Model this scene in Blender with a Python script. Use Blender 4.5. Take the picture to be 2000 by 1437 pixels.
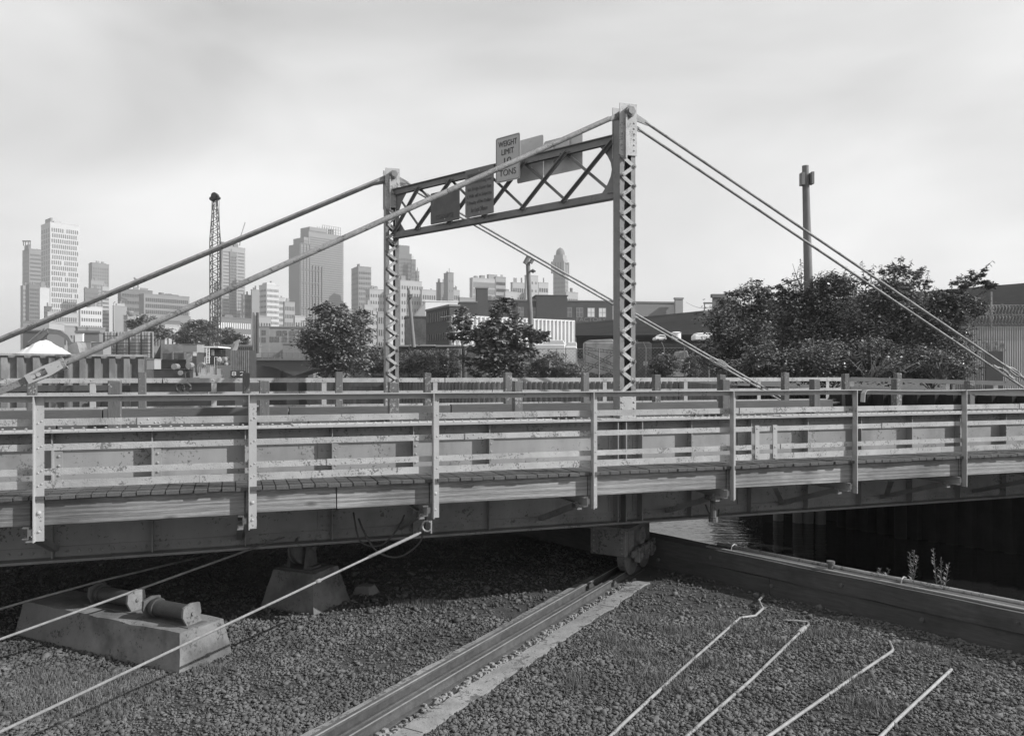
import bpy, bmesh, math, random
import numpy as np
from mathutils import Vector, Matrix, Euler

for o in list(bpy.data.objects): bpy.data.objects.remove(o)
SC = bpy.context.scene
COL = SC.collection
PI = math.pi
F, HX, HY, EYE = 1575.0, 1000.0, 733.0, 3.15      # focal length in photo pixels, vanishing point, eye height

# ------------------------------------------------------------------ camera
cd = bpy.data.cameras.new('camera'); cam = bpy.data.objects.new('camera', cd); COL.objects.link(cam)
cd.sensor_width = 36; cd.lens = F/2000*36; cd.shift_y = 14.5/2000; cd.clip_start = .1; cd.clip_end = 9000
cam.location = (0, 0, EYE); cam.rotation_euler = (PI/2, 0, 0)
SC.camera = cam

# ------------------------------------------------------------------ world, sun, exposure
SUN = Vector((1.45, -.30, 1.0)).normalized()      # towards the sun
wd = bpy.data.worlds.new('World'); SC.world = wd; wd.use_nodes = True
nt = wd.node_tree; nt.nodes.clear()
def nd(t, ty, **k):
    n = t.nodes.new(ty)
    for a, b in k.items(): setattr(n, a, b)
    return n
wo = nd(nt, 'ShaderNodeOutputWorld'); bg = nd(nt, 'ShaderNodeBackground'); bg.inputs['Strength'].default_value = .10
sky = nd(nt, 'ShaderNodeTexSky', sky_type='NISHITA', sun_disc=False)
sky.sun_elevation = math.asin(SUN.z); sky.sun_rotation = math.atan2(SUN.x, SUN.y)
sky.air_density = 1.0; sky.dust_density = 1.0
bw = nd(nt, 'ShaderNodeRGBToBW'); nt.links.new(sky.outputs[0], bw.inputs[0])
tc = nd(nt, 'ShaderNodeTexCoord'); mp = nd(nt, 'ShaderNodeMapping'); mp.inputs['Scale'].default_value = (1.2, 1.2, 3.2)
nt.links.new(tc.outputs['Generated'], mp.inputs[0])
cn = nd(nt, 'ShaderNodeTexNoise'); cn.inputs['Scale'].default_value = 1.6; cn.inputs['Detail'].default_value = 4; cn.inputs['Roughness'].default_value = .45
cn.inputs['Distortion'].default_value = .4
nt.links.new(mp.outputs[0], cn.inputs['Vector'])
cr = nd(nt, 'ShaderNodeMapRange'); cr.inputs['From Min'].default_value = .3; cr.inputs['From Max'].default_value = .72
cr.inputs['To Min'].default_value = 5.0; cr.inputs['To Max'].default_value = 12.8
nt.links.new(cn.outputs['Fac'], cr.inputs['Value'])
mx = nd(nt, 'ShaderNodeMix', data_type='FLOAT'); mx.inputs['Factor'].default_value = .5      # thin bright high cloud over the clear sky
nt.links.new(bw.outputs[0], mx.inputs[2]); nt.links.new(cr.outputs[0], mx.inputs[3])
nt.links.new(mx.outputs[0], bg.inputs['Color']); nt.links.new(bg.outputs[0], wo.inputs['Surface'])

sl = bpy.data.lights.new('sun', 'SUN'); sl.energy = 4.8; sl.angle = math.radians(.5); sl.color = (1, 1, 1)
so = bpy.data.objects.new('sun', sl); COL.objects.link(so); so.rotation_euler = SUN.to_track_quat('Z', 'Y').to_euler()
so.location = (20, -20, 40)
vs = SC.view_settings; vs.view_transform = 'Standard'; vs.look = 'None'; vs.gamma = 1; vs.use_curve_mapping = False
vs.exposure = 0.4
SC.render.resolution_x = 1024; SC.render.resolution_y = 735

# ------------------------------------------------------------------ frames and mesh helper
class Frame:
    def __init__(s, ox, oy, deg): s.ox, s.oy, s.a = ox, oy, math.radians(deg)
    def w(s, p):
        c, n = math.cos(s.a), math.sin(s.a)
        return Vector((s.ox+p[0]*c-p[1]*n, s.oy+p[0]*n+p[1]*c, p[2]))
    def inv(s, p):
        c, n = math.cos(s.a), math.sin(s.a); dx, dy = p[0]-s.ox, p[1]-s.oy
        return Vector((dx*c+dy*n, -dx*n+dy*c, p[2]))
WF = Frame(0, 0, 0)
BF = Frame(-5.05, 8.55, 19.27)          # bridge: u along the bridge, v across it, away from the camera
E = EYE                                 # heights relative to the eye are written E - x
def W(px, py, Y): return Vector(((px-HX)/F*Y, Y, EYE+(HY-py)/F*Y))
def GP(px, py, z=0.0):
    Y = (EYE-z)*F/(py-HY); return Vector(((px-HX)/F*Y, Y, z))

ORG, FRM = {}, {}
def thing(name, label, cat, loc=(0, 0, 0), frame=WF, group=None):
    o = bpy.data.objects.new(name, None); COL.objects.link(o); o.empty_display_size = .3
    o.location = frame.w(loc); o.rotation_euler = (0, 0, frame.a)
    o['label'] = label; o['category'] = cat
    if group: o['group'] = group
    ORG[o.name] = Vector(loc); FRM[o.name] = frame
    return o

class MB:
    def __init__(s, frame=WF): s.v = []; s.f = []; s.frame = frame
    def add(s, vs_, fs_):
        b = len(s.v); s.v += [tuple(p) for p in vs_]; s.f += [tuple(i+b for i in q) for q in fs_]; return s
    def box(s, x0, x1, y0, y1, z0, z1):
        if x0 > x1: x0, x1 = x1, x0
        if y0 > y1: y0, y1 = y1, y0
        if z0 > z1: z0, z1 = z1, z0
        return s.add([(x0,y0,z0),(x1,y0,z0),(x1,y1,z0),(x0,y1,z0),(x0,y0,z1),(x1,y0,z1),(x1,y1,z1),(x0,y1,z1)],
                     [(0,3,2,1),(4,5,6,7),(0,1,5,4),(1,2,6,5),(2,3,7,6),(3,0,4,7)])
    def frustum(s, x0, x1, y0, y1, z0, z1, t):
        return s.add([(x0,y0,z0),(x1,y0,z0),(x1,y1,z0),(x0,y1,z0),(x0+t,y0+t,z1),(x1-t,y0+t,z1),(x1-t,y1-t,z1),(x0+t,y1-t,z1)],
                     [(0,3,2,1),(4,5,6,7),(0,1,5,4),(1,2,6,5),(2,3,7,6),(3,0,4,7)])
    def bar(s, p, q, w, h, up=(0, 0, 1)):            # rectangular bar; w sideways, h along up
        p, q = Vector(p), Vector(q); d = (q-p).normalized(); u = Vector(up)
        sd = d.cross(u)
        if sd.length < 1e-4: sd = d.cross(Vector((1, 0, 0)))
        sd.normalize(); u = sd.cross(d); a, b = sd*w/2, u*h/2
        vs_ = [p-a-b, p+a-b, p+a+b, p-a+b, q-a-b, q+a-b, q+a+b, q-a+b]
        return s.add(vs_, [(0,1,2,3),(7,6,5,4),(0,4,5,1),(1,5,6,2),(2,6,7,3),(3,7,4,0)])
    def tube(s, pts, r, n=8, r1=None):
        pts = [Vector(p) for p in pts]; rings = []; m = len(pts)
        nrm = None
        for i, p in enumerate(pts):
            d = (pts[min(i+1, m-1)]-pts[max(i-1, 0)]).normalized()
            if nrm is None:
                nrm = d.cross(Vector((0, 0, 1)));
                if nrm.length < 1e-3: nrm = d.cross(Vector((1, 0, 0)))
            nrm = (nrm-d*nrm.dot(d)).normalized(); b = d.cross(nrm)
            rr = r if r1 is None else r+(r1-r)*i/(m-1)
            rings.append([p+(nrm*math.cos(2*PI*k/n)+b*math.sin(2*PI*k/n))*rr for k in range(n)])
        vs_ = [q for R in rings for q in R]
        fs_ = [(i*n+k, i*n+(k+1) % n, (i+1)*n+(k+1) % n, (i+1)*n+k) for i in range(m-1) for k in range(n)]
        fs_ += [tuple(reversed(range(n))), tuple((m-1)*n+k for k in range(n))]
        return s.add(vs_, fs_)
    def dome(s, p, nv, r, n=7):
        p, nv = Vector(p), Vector(nv).normalized(); a = nv.orthogonal().normalized(); b = nv.cross(a)
        R0 = [p+(a*math.cos(2*PI*k/n)+b*math.sin(2*PI*k/n))*r for k in range(n)]
        R1 = [p+nv*r*.55+(a*math.cos(2*PI*k/n)+b*math.sin(2*PI*k/n))*r*.72 for k in range(n)]
        vs_ = R0+R1+[p+nv*r*.8]
        return s.add(vs_, [(k, (k+1) % n, n+(k+1) % n, n+k) for k in range(n)]+[(n+k, n+(k+1) % n, 2*n) for k in range(n)])
    def prism(s, poly, z0, z1):                      # vertical prism from xy polygon
        n = len(poly)
        return s.add([(x, y, z0) for x, y in poly]+[(x, y, z1) for x, y in poly],
                     [tuple(reversed(range(n))), tuple(range(n, 2*n))]+[(k, (k+1) % n, n+(k+1) % n, n+k) for k in range(n)])
    def slab(s, poly, off):                          # any planar polygon given thickness by vector off
        n = len(poly); o = Vector(off); P = [Vector(p) for p in poly]
        return s.add(P+[p+o for p in P], [tuple(range(n)), tuple(reversed(range(n, 2*n)))]+[((k+1) % n, k, n+k, n+(k+1) % n) for k in range(n)])
    def build(s, name, mat, parent=None, kind=None, smooth=False, label=None, bevel=0, origin=None):
        vs_ = np.array(s.v, dtype=float).reshape(-1, 3)
        fr = FRM[parent.name] if parent is not None else s.frame
        if origin is None: origin = Vector(((vs_.min(0)+vs_.max(0))/2).tolist()) if parent is not None else Vector((0, 0, 0))
        me = bpy.data.meshes.new(name)
        me.from_pydata((vs_-np.array(origin)).tolist(), [], s.f); me.update()
        bm = bmesh.new(); bm.from_mesh(me); bmesh.ops.recalc_face_normals(bm, faces=bm.faces) if len(s.f) < 30000 else None; bm.to_mesh(me); bm.free()
        return link(name, me, mat, parent, kind, smooth, label, bevel, Vector(origin), fr)
def link(name, me, mat, parent, kind=None, smooth=False, label=None, bevel=0, origin=Vector((0, 0, 0)), fr=WF):
    me.materials.append(mat) if mat and not me.materials else None
    if smooth:
        me.shade_smooth()
        if smooth == 'auto':
            me.set_sharp_from_angle(angle=math.radians(40))
    o = bpy.data.objects.new(name, me); COL.objects.link(o)
    if parent is not None:
        o.parent = parent; o.location = origin-ORG[parent.name]
    else:
        o.location = fr.w(origin); o.rotation_euler = (0, 0, fr.a)
    ORG[o.name] = Vector(origin); FRM[o.name] = fr
    if kind: o['kind'] = kind
    if label: o['label'] = label
    if bevel:
        b = o.modifiers.new('bevel', 'BEVEL'); b.width = bevel; b.segments = 1; b.limit_method = 'ANGLE'
    return o
def share(src, d, parent=None):                      # a copy of a part sharing its mesh, moved by d
    o = src.copy(); COL.objects.link(o); o.parent = parent or src.parent
    ORG[o.name] = ORG[src.name]+Vector(d); FRM[o.name] = FRM[src.name]
    o.location = ORG[o.name]-ORG[o.parent.name]
    return o
def tag(o, label, cat, group=None):
    o['label'] = label; o['category'] = cat
    if group: o['group'] = group
    return o

# ------------------------------------------------------------------ materials (all neutral: the picture is black and white)
def mat(name, c, rough=.7, var=.15, scale=6., stretch=None, rot=0., spots=None, bump=.1, bscale=None, metal=0., spec=.5, wave=None, blot=None):
    m = bpy.data.materials.new(name); m.use_nodes = True; t = m.node_tree; t.nodes.clear()
    out = nd(t, 'ShaderNodeOutputMaterial'); p = nd(t, 'ShaderNodeBsdfPrincipled'); t.links.new(p.outputs[0], out.inputs[0])
    p.inputs['Roughness'].default_value = rough; p.inputs['Metallic'].default_value = metal
    p.inputs['Specular IOR Level'].default_value = spec
    g = nd(t, 'ShaderNodeNewGeometry'); oi = nd(t, 'ShaderNodeObjectInfo')
    mp_ = nd(t, 'ShaderNodeMapping'); mp_.vector_type = 'POINT'
    if rot:
        m0 = nd(t, 'ShaderNodeMapping'); m0.inputs['Rotation'].default_value = (0, 0, -rot); t.links.new(g.outputs['Position'], m0.inputs[0]); src = m0.outputs[0]
    else: src = g.outputs['Position']
    t.links.new(src, mp_.inputs[0]); mp_.inputs['Scale'].default_value = stretch or (1, 1, 1)
    def noise(sc, det=5, ro=.6, vec=None, dist=0):
        n = nd(t, 'ShaderNodeTexNoise'); n.inputs['Scale'].default_value = sc; n.inputs['Detail'].default_value = det
        n.inputs['Roughness'].default_value = ro; n.inputs['Distortion'].default_value = dist
        t.links.new(vec or mp_.outputs[0], n.inputs['Vector']); return n.outputs['Fac']
    def mr(v, a, b, c_, d_):
        n = nd(t, 'ShaderNodeMapRange'); t.links.new(v, n.inputs['Value'])
        for k, x in zip(('From Min', 'From Max', 'To Min', 'To Max'), (a, b, c_, d_)): n.inputs[k].default_value = x
        return n.outputs[0]
    def ma(op, a, b):
        n = nd(t, 'ShaderNodeMath', operation=op)
        for i, x in enumerate((a, b)):
            if isinstance(x, (int, float)): n.inputs[i].default_value = x
            else: t.links.new(x, n.inputs[i])
        return n.outputs[0]
    f1 = noise(scale)
    val = ma('MULTIPLY', mr(f1, .25, .75, 1-var, 1+var), c)
    val = ma('MULTIPLY', val, mr(noise(scale*.17, 3, .5, src), .3, .7, 1-var*.6, 1+var*.6))
    val = ma('MULTIPLY', val, mr(oi.outputs['Random'], 0, 1, 1-var*.4, 1+var*.4))
    hgt = noise(bscale or scale*4, 6, .65)
    if wave:                                         # wood rings and knots: distorted bands
        w = nd(t, 'ShaderNodeTexWave'); w.wave_type = 'BANDS'; w.bands_direction = 'Z'
        w.inputs['Scale'].default_value = wave; w.inputs['Distortion'].default_value = 11; w.inputs['Detail'].default_value = 4
        w.inputs['Detail Scale'].default_value = .8; w.inputs['Detail Roughness'].default_value = .6
        t.links.new(mp_.outputs[0], w.inputs['Vector'])
        val = ma('MULTIPLY', val, mr(w.outputs['Fac'], 0, 1, .84, 1.07)); val = ma('MULTIPLY', val, mr(noise(14, 3, .5), .35, .65, .82, 1.1)); hgt = ma('ADD', hgt, ma('MULTIPLY', w.outputs['Fac'], .4))
        kv = nd(t, 'ShaderNodeTexVoronoi'); kv.inputs['Scale'].default_value = 1.0
        mk = nd(t, 'ShaderNodeMapping'); mk.inputs['Scale'].default_value = (1.5, 1.5, 3.5); t.links.new(src, mk.inputs[0]); t.links.new(mk.outputs[0], kv.inputs['Vector'])
        val = ma('MULTIPLY', val, mr(kv.outputs['Distance'], .03, .14, .45, 1.0))
    if blot:                                         # big soft stains
        val = ma('MULTIPLY', val, mr(noise(blot[0], 4, .6, src), blot[1], blot[1]+.18, 1, blot[2]))
    if spots:                                        # peeling or rust flecks: (scale, threshold, colour)
        sc, th, sc_c = spots
        a = noise(sc, 6, .7, src); b = noise(sc*.13, 2, .5, src)
        k = mr(ma('ADD', a, ma('MULTIPLY', b, .55)), th, th+.035, 0, 1)
        n = nd(t, 'ShaderNodeMix', data_type='FLOAT'); t.links.new(k, n.inputs[0]); t.links.new(val, n.inputs[2]); n.inputs[3].default_value = sc_c
        val = n.outputs[0]
        hgt = ma('SUBTRACT', hgt, ma('MULTIPLY', k, .5))
    cc = nd(t, 'ShaderNodeCombineColor'); [t.links.new(val, cc.inputs[i]) for i in range(3)]
    t.links.new(cc.outputs[0], p.inputs['Base Color'])
    if bump:
        b = nd(t, 'ShaderNodeBump'); b.inputs['Strength'].default_value = bump; b.inputs['Distance'].default_value = .02
        t.links.new(hgt, b.inputs['Height']); t.links.new(b.outputs[0], p.inputs['Normal'])
    return m
R = BF.a
M = {}
M['paint'] = mat('painted_steel', 0.36, .5, .10, 5, spots=(38, .93, .12), bump=.12, bscale=60)
M['paint_worn'] = mat('worn_painted_steel', .37, .55, .2, 5, spots=(40, .858, .15), bump=.35, bscale=60, blot=(1.7, .52, .82))
M['girder'] = mat('girder_paint', .25, .6, .2, 2.2, stretch=(1, 1, .12), spots=(22, .90, .11), bump=.06, blot=(1.3, .5, .72))
M['gantry'] = mat('gantry_paint', 0.17, .5, .15, 7, spots=(45, .9, .1), bump=.25, bscale=70)
M['rod'] = mat('wrapped_rod', .25, .55, .3, 12, bump=.6, bscale=60, spots=(34, .86, .10))
M['darksteel'] = mat('dark_steel', 0.05, .5, .3, 8, bump=.3)
M['rust'] = mat('rusty_steel', 0.09, .8, .3, 10, bump=.4)
M['wood'] = mat('fascia_timber', .24, .8, .35, 3, stretch=(.7, 6, 16), rot=R, wave=.35, bump=.45, bscale=7, blot=(.8, .5, .6))
M['plank'] = mat('deck_plank', 0.085, .85, .3, 9, stretch=(12, 1, 4), rot=R, bump=.4)
M['post'] = mat('weathered_post', 0.12, .85, .25, 5, stretch=(8, 8, .6), bump=.45, spots=(20, .88, .3))
M['curbwood'] = mat('curb_timber', 0.09, .85, .25, 6, stretch=(.5, 8, 8), rot=R, bump=.4)
M['oldwood'] = mat('old_bank_timber', 0.065, .9, .3, 5, stretch=(.7, .7, 6), bump=.5, blot=(1.4, .52, .6))
M['concrete'] = mat('cast_concrete', 0.175, .9, .24, 3, spots=(30, .90, .07), bump=.55, bscale=22, blot=(2.0, .47, .55))
M['trackconc'] = mat('track_concrete', 0.2, .9, .25, 5, spots=(16, .83, .09), bump=.6, bscale=18)
M['gravel'] = mat('gravel_bed', 0.07, .95, .6, 34, bump=1.0, bscale=80, blot=(.9, .48, .6))
M['dirt'] = mat('dirt', 0.05, .95, .35, 2, bump=.5)
M['stone'] = mat('gravel_stone', .088, .9, .6, 18, bump=.2, blot=(.7, .48, .62))
M['grass'] = mat('grass_blade', 0.13, .7, .35, 4, bump=0)
M['leaf'] = mat('leaf', 0.14, .42, .45, 3, bump=0)
M['leaf_mid'] = mat('leaf_pale', 0.17, .5, .45, 3, bump=0)
M['bark'] = mat('bark', 0.08, .9, .3, 8, stretch=(1, 1, .3), bump=.5)
M['pole'] = mat('pole_wood', 0.17, .85, .2, 6, stretch=(6, 6, .5), bump=.3)
M['pipe'] = mat('galvanised_pipe', .25, .5, .25, 9, bump=.15, spots=(30, .85, .09))
M['rope'] = mat('rope', 0.22, .7, .25, 30, bump=.5, bscale=90)
M['sign'] = mat('sign_face', 0.42, .5, .06, 3, bump=.02, blot=(3, .6, .9))
M['signback'] = mat('sign_back', 0.5, .4, .10, 3, bump=.02)
M['signdark'] = mat('weathered_sign', 0.1, .6, .2, 6, bump=.1, spots=(20, .9, .3))
M['signord'] = mat('ordinance_sign', 0.16, .6, .18, 6, bump=.1, spots=(24, .92, .08))
M['ink'] = mat('sign_letters', .05, .6, .1, 6, bump=0)
M['inkfaint'] = mat('faded_letters', .10, .6, .2, 9, bump=0)
M['white'] = mat('white_paint', .78, .5, .06, 2, bump=.05)
M['tarp'] = mat('white_tarpaulin', 0.62, .45, .05, 1, bump=.3, bscale=1.5)
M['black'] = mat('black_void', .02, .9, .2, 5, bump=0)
M['sheet'] = mat('steel_sheet_pile', .15, .85, .45, .6, stretch=(1.5, 1.5, .3), bump=.1, blot=(.5, .5, 1.5))
M['hoard'] = mat('corrugated_hoarding', 0.42, .6, .1, 1, bump=.05)
M['machine'] = mat('machine_paint', 0.24, .5, .2, 1.5, bump=.05, blot=(1, .5, .6))
M['machdark'] = mat('machine_dark', 0.04, .6, .3, 1.5, bump=.05)
M['brick'] = mat('dark_brick', 0.06, .9, .14, 1.4, stretch=(1, 1, 4), bump=.3, bscale=12)
M['brickpale'] = mat('pale_masonry', 0.25, .9, .12, 1, bump=.1)
M['roof'] = mat('tar_roof', .02, .95, .3, 1, stretch=(.3, 1, 1), bump=.2, spec=.05)
M['glass'] = mat('window_glass', .10, .15, .3, .7, bump=0, spec=.8)
M['glasspale'] = mat('window_blind', .62, .5, .15, .7, bump=0)
M['container'] = mat('container_paint', 0.58, .5, .08, 1.5, bump=.05, blot=(1.5, .6, .8))
M['ivy_wall'] = mat('mossy_wall', 0.08, .9, .45, 2.5, bump=.5)
for nm_, c_ in (('t1', .08), ('t2', .12), ('t3', .18), ('t4', .24), ('t5', .33), ('t6', .46)):
    M[nm_] = mat('tower_'+nm_, c_, .7, .07, .06, bump=0, stretch=(1, 1, 2))
M['win_d'] = mat('far_window_dark', .03, .3, .3, .05, bump=0)
M['win_m'] = mat('far_window_mid', .07, .3, .25, .05, bump=0)
M['win_p'] = mat('far_window_pale', .6, .5, .1, .05, bump=0)
M['truck'] = mat('truck_dark_paint', .11, .6, .25, 6, bump=.3, spots=(24, .84, .04))
M['rustdark'] = mat('dark_rust', .075, .9, .3, 10, bump=.3, spec=.2)
M['railtop'] = mat('painted_rail_highlight', .26, .45, .25, 9, bump=.1)  # pale colour paints the sunlit line along the rail tops
M['shadedark'] = mat('painted_shade_dark', .016, .9, .3, 3, bump=.2, spec=.2)  # near-black base colour paints in the shade around the far bridge end
# water
m = bpy.data.materials.new('canal_water'); m.use_nodes = True; t = m.node_tree; p = t.nodes['Principled BSDF']
p.inputs['Base Color'].default_value = (.012,)*3+(1,); p.inputs['Roughness'].default_value = .06; p.inputs['IOR'].default_value = 1.33
g = nd(t, 'ShaderNodeNewGeometry'); b = nd(t, 'ShaderNodeBump'); b.inputs['Strength'].default_value = .22; b.inputs['Distance'].default_value = .05
mp_ = nd(t, 'ShaderNodeMapping'); mp_.inputs['Scale'].default_value = (1, 2.2, 1); n = nd(t, 'ShaderNodeTexNoise'); n.inputs['Scale'].default_value = 2.2; n.inputs['Detail'].default_value = 3
t.links.new(g.outputs['Position'], mp_.inputs[0]); t.links.new(mp_.outputs[0], n.inputs['Vector']); t.links.new(n.outputs['Fac'], b.inputs['Height']); t.links.new(b.outputs[0], p.inputs['Normal'])
M['water'] = m

# ------------------------------------------------------------------ setting: ground, water, land
def poly_sheet(name, poly, z, m, skirt=None, kind='structure'):
    mb = MB()
    if skirt is None: mb.add([(x, y, z) for x, y in poly], [tuple(range(len(poly)))])
    else: mb.prism(poly, skirt, z)
    o = mb.build(name, m); o['kind'] = kind; return o
NB = Frame(2.49, 13.07, math.degrees(math.atan2(-.775, .633)))      # near canal bank: x along it to the right, y into the canal
def nb(t, n=0.): q = NB.w((t, n, 0)); return (q.x, q.y)
poly_sheet('canal_water', [(-400, -60), (400, -60), (400, 900), (-400, 900)], -.6, M['water'])
poly_sheet('gravel_ground', [nb(-60, .02), (-90, 50), (-90, -30), (30, -30), nb(30, .02)], 0, M['gravel'], -1.6)
RB = [(22, 3.5), (14, 13), (8.3, 19.9), (10.4, 26), (9.7, 34), (12, 57), (4, 59), (-2.5, 60), (-9, 66), (-18, 84), (-38, 150), (-45, 240)]
LB = [(-140, 31.6), (-80, 66.8), (-40.6, 90), (-49.5, 150), (-52, 240)]
poly_sheet('far_bank_ground', [(600, -40), (60, -40)]+RB+[(600, 240)], 2.6, M['dirt'], -2)
poly_sheet('left_bank_ground', [(-900, 240), (-900, 40)]+LB, 2.3, M['dirt'], -2)
poly_sheet('distant_ground', [(-3000, 240.2), (3000, 240.2), (6000, 6000), (-6000, 6000)], 2.25, M['dirt'], -2.2)
poly_sheet('construction_yard', [(-140, 32.2), (-80, 67.4), (-41.2, 90.1), (-45, 112), (-140, 112)], 5.15, M['dirt'], 2.2)

# corrugated sheet piling along a polyline
def sheetpile(mb, a, b, z0, z1, pitch, depth):
    a, b = Vector(a+(0,)), Vector(b+(0,)); d = b-a; L = d.length; d.normalize(); nrm = Vector((d.y, -d.x, 0)); n = max(1, int(L/pitch)); pts = []
    for i in range(n):
        for fx, fo in ((0, 0), (.12, 1), (.5, 1), (.62, 0)): pts.append(a+d*(L*(i+fx)/n)+nrm*depth*fo)
    pts.append(b); k = len(pts)
    mb.add([(q.x, q.y, z0) for q in pts]+[(q.x, q.y, z1) for q in pts], [(i, i+1, k+i+1, k+i) for i in range(k-1)])
# left bank: each pile is a part
sp = thing('sheet_pile_wall', 'tall rust streaked steel sheet pile wall along the far left bank below the tarpaulin heap', 'retaining wall', (-50, 82, -.6))
a_, b_ = Vector((-80, 66.5, 0)), Vector((-40.6, 89.6, 0)); L_ = (b_-a_).length; dd = (b_-a_).normalized(); nn = Vector((dd.y, -dd.x, 0)); P_ = 1.42
first = None
for i in range(int(L_/P_)):
    q = a_+dd*P_*i
    if first is None:
        mb = MB(); q0 = q.copy(); pr = [q, q+nn*.0+dd*.62, q+dd*.74+nn*.55, q+dd*1.3+nn*.55, q+dd*P_]
        for k in range(4): mb.slab([pr[k].to_tuple()[:2]+(-1,), pr[k+1].to_tuple()[:2]+(-1,), pr[k+1].to_tuple()[:2]+(5.2,), pr[k].to_tuple()[:2]+(5.2,)], -nn*.03)
        first = mb.build('sheet_pile', M['sheet'], sp)
    else: share(first, q-q0)
mb = MB(); mb.bar((a_+nn*.6).to_tuple()[:2]+(5.3,), (b_+nn*.6).to_tuple()[:2]+(5.3,), .35, .22); mb.build('cap_beam', M['machine'], sp)
mb = MB(); mb.bar((a_+nn*.75).to_tuple()[:2]+(1.8,), (b_+nn*.75).to_tuple()[:2]+(1.8,), .4, .6); mb.build('wale', M['machdark'], sp)
rb = thing('bulkhead', 'dark ribbed canal bulkhead below the ivy covered wall behind the far bridge railing', 'retaining wall', (0, 30, -.6))
for k in range(1, len(RB)-1):
    mb = MB(); A, B_ = RB[k], RB[k+1]
    o_ = (-.06, -.05); sheetpile(mb, (B_[0]+o_[0], B_[1]+o_[1]), (A[0]+o_[0], A[1]+o_[1]), -1, 2.72, .38, .14); mb.build('bulkhead_panel', M['shadedark'] if k < 4 else M['sheet'], rb)  # panels nearest the bridge take the shade-painted near-black

# gravel: real stones (too many to count)
def ico():
    p = (1+5**.5)/2
    v = np.array([(-1,p,0),(1,p,0),(-1,-p,0),(1,-p,0),(0,-1,p),(0,1,p),(0,-1,-p),(0,1,-p),(p,0,-1),(p,0,1),(-p,0,-1),(-p,0,1)], float)
    v /= np.linalg.norm(v[0])
    f = np.array([(0,11,5),(0,5,1),(0,1,7),(0,7,10),(0,10,11),(1,5,9),(5,11,4),(11,10,2),(10,7,6),(7,1,8),(3,9,4),(3,4,2),(3,2,6),(3,6,8),(3,8,9),(4,9,5),(2,4,11),(6,2,10),(8,6,7),(9,8,1)])
    return v, f
def mesh_np(name, V, Fa, nv, mt, kind=None, parent=None, smooth=False):
    me = bpy.data.meshes.new(name); nf = len(Fa)
    me.vertices.add(len(V)); me.vertices.foreach_set('co', V.astype(np.float32).ravel())
    me.loops.add(nf*nv); me.loops.foreach_set('vertex_index', Fa.astype(np.int32).ravel())
    me.polygons.add(nf); me.polygons.foreach_set('loop_start', np.arange(0, nf*nv, nv, dtype=np.int32)); me.update(calc_edges=True)
    if mt: me.materials.append(mt)
    o = bpy.data.objects.new(name, me); COL.objects.link(o)
    if parent is not None: o.parent = parent; o.location = -ORG[parent.name]; ORG[o.name] = Vector((0, 0, 0)); FRM[o.name] = FRM[parent.name]
    if kind: o['kind'] = kind
    return o
TF = Frame(1.80, 12.56, -28.9)          # track and roller truck: y along the track
rng = np.random.default_rng(4)
def frs(fr, X, Y):
    c, n = math.cos(fr.a), math.sin(fr.a); dx, dy = X-fr.ox, Y-fr.oy
    return dx*c+dy*n, -dx*n+dy*c
def gravel(N, smin, smax, ymin, ymax, seed, name, zoff=0.):
    r = np.random.default_rng(seed)
    Y = r.uniform(ymin, ymax, N); X = r.uniform(-.68, .68, N)*Y
    tx, ty = frs(TF, X, Y); bx_, by_ = frs(NB, X, Y)
    ok = ~((tx > -.46) & (tx < .43)) | ((tx > .06) & (tx < .5) & (r.uniform(0, 1, N) < .06))
    ok &= by_ < -.02
    pt = np.sin(X*2.1+1.3)*np.cos(Y*1.7)+np.sin(X*.9-Y*1.3+2)+np.sin(X*4.7+Y*3.1)*.5
    ok &= ~((pt > 1.15) & (r.uniform(0, 1, N) < .6))
    X, Y = X[ok], Y[ok]; n = len(X)
    v, f = ico()
    s = r.uniform(smin, smax, n)*np.clip(r.lognormal(0, .42, n), .5, 3.0)
    sc = s[:, None]*r.uniform(.5, 1.45, (n, 3)); sc[:, 2] *= .6
    jit = 1+r.uniform(-.5, .45, (n, 12))
    P = v[None]*jit[..., None]*sc[:, None, :]
    a = r.uniform(0, 2*PI, n); tlt = r.uniform(-.5, .5, n)
    c, si = np.cos(tlt)[:, None], np.sin(tlt)[:, None]
    P = np.stack([P[..., 0]*c-P[..., 2]*si, P[..., 1], P[..., 0]*si+P[..., 2]*c], -1)
    c, si = np.cos(a)[:, None], np.sin(a)[:, None]
    P = np.stack([P[..., 0]*c-P[..., 1]*si, P[..., 0]*si+P[..., 1]*c, P[..., 2]], -1)
    P += np.stack([X, Y, sc[:, 2]*.35+r.uniform(0, .012, n)+zoff], -1)[:, None, :]
    Fa = (f[None]+np.arange(n)[:, None, None]*12).reshape(-1, 3)
    o = mesh_np(name, P.reshape(-1, 3), Fa, 3, M['stone'], 'stuff')
    o['label'] = 'loose grey crushed stone covering the yard in front of the bridge'; o['category'] = 'gravel'
    return o
gravel(104000, .0075, .0150, 6.6, 10.5, 1, 'gravel_stones')
gravel(34000, .010, .018, 10.0, 15.5, 2, 'gravel_stones')

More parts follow.
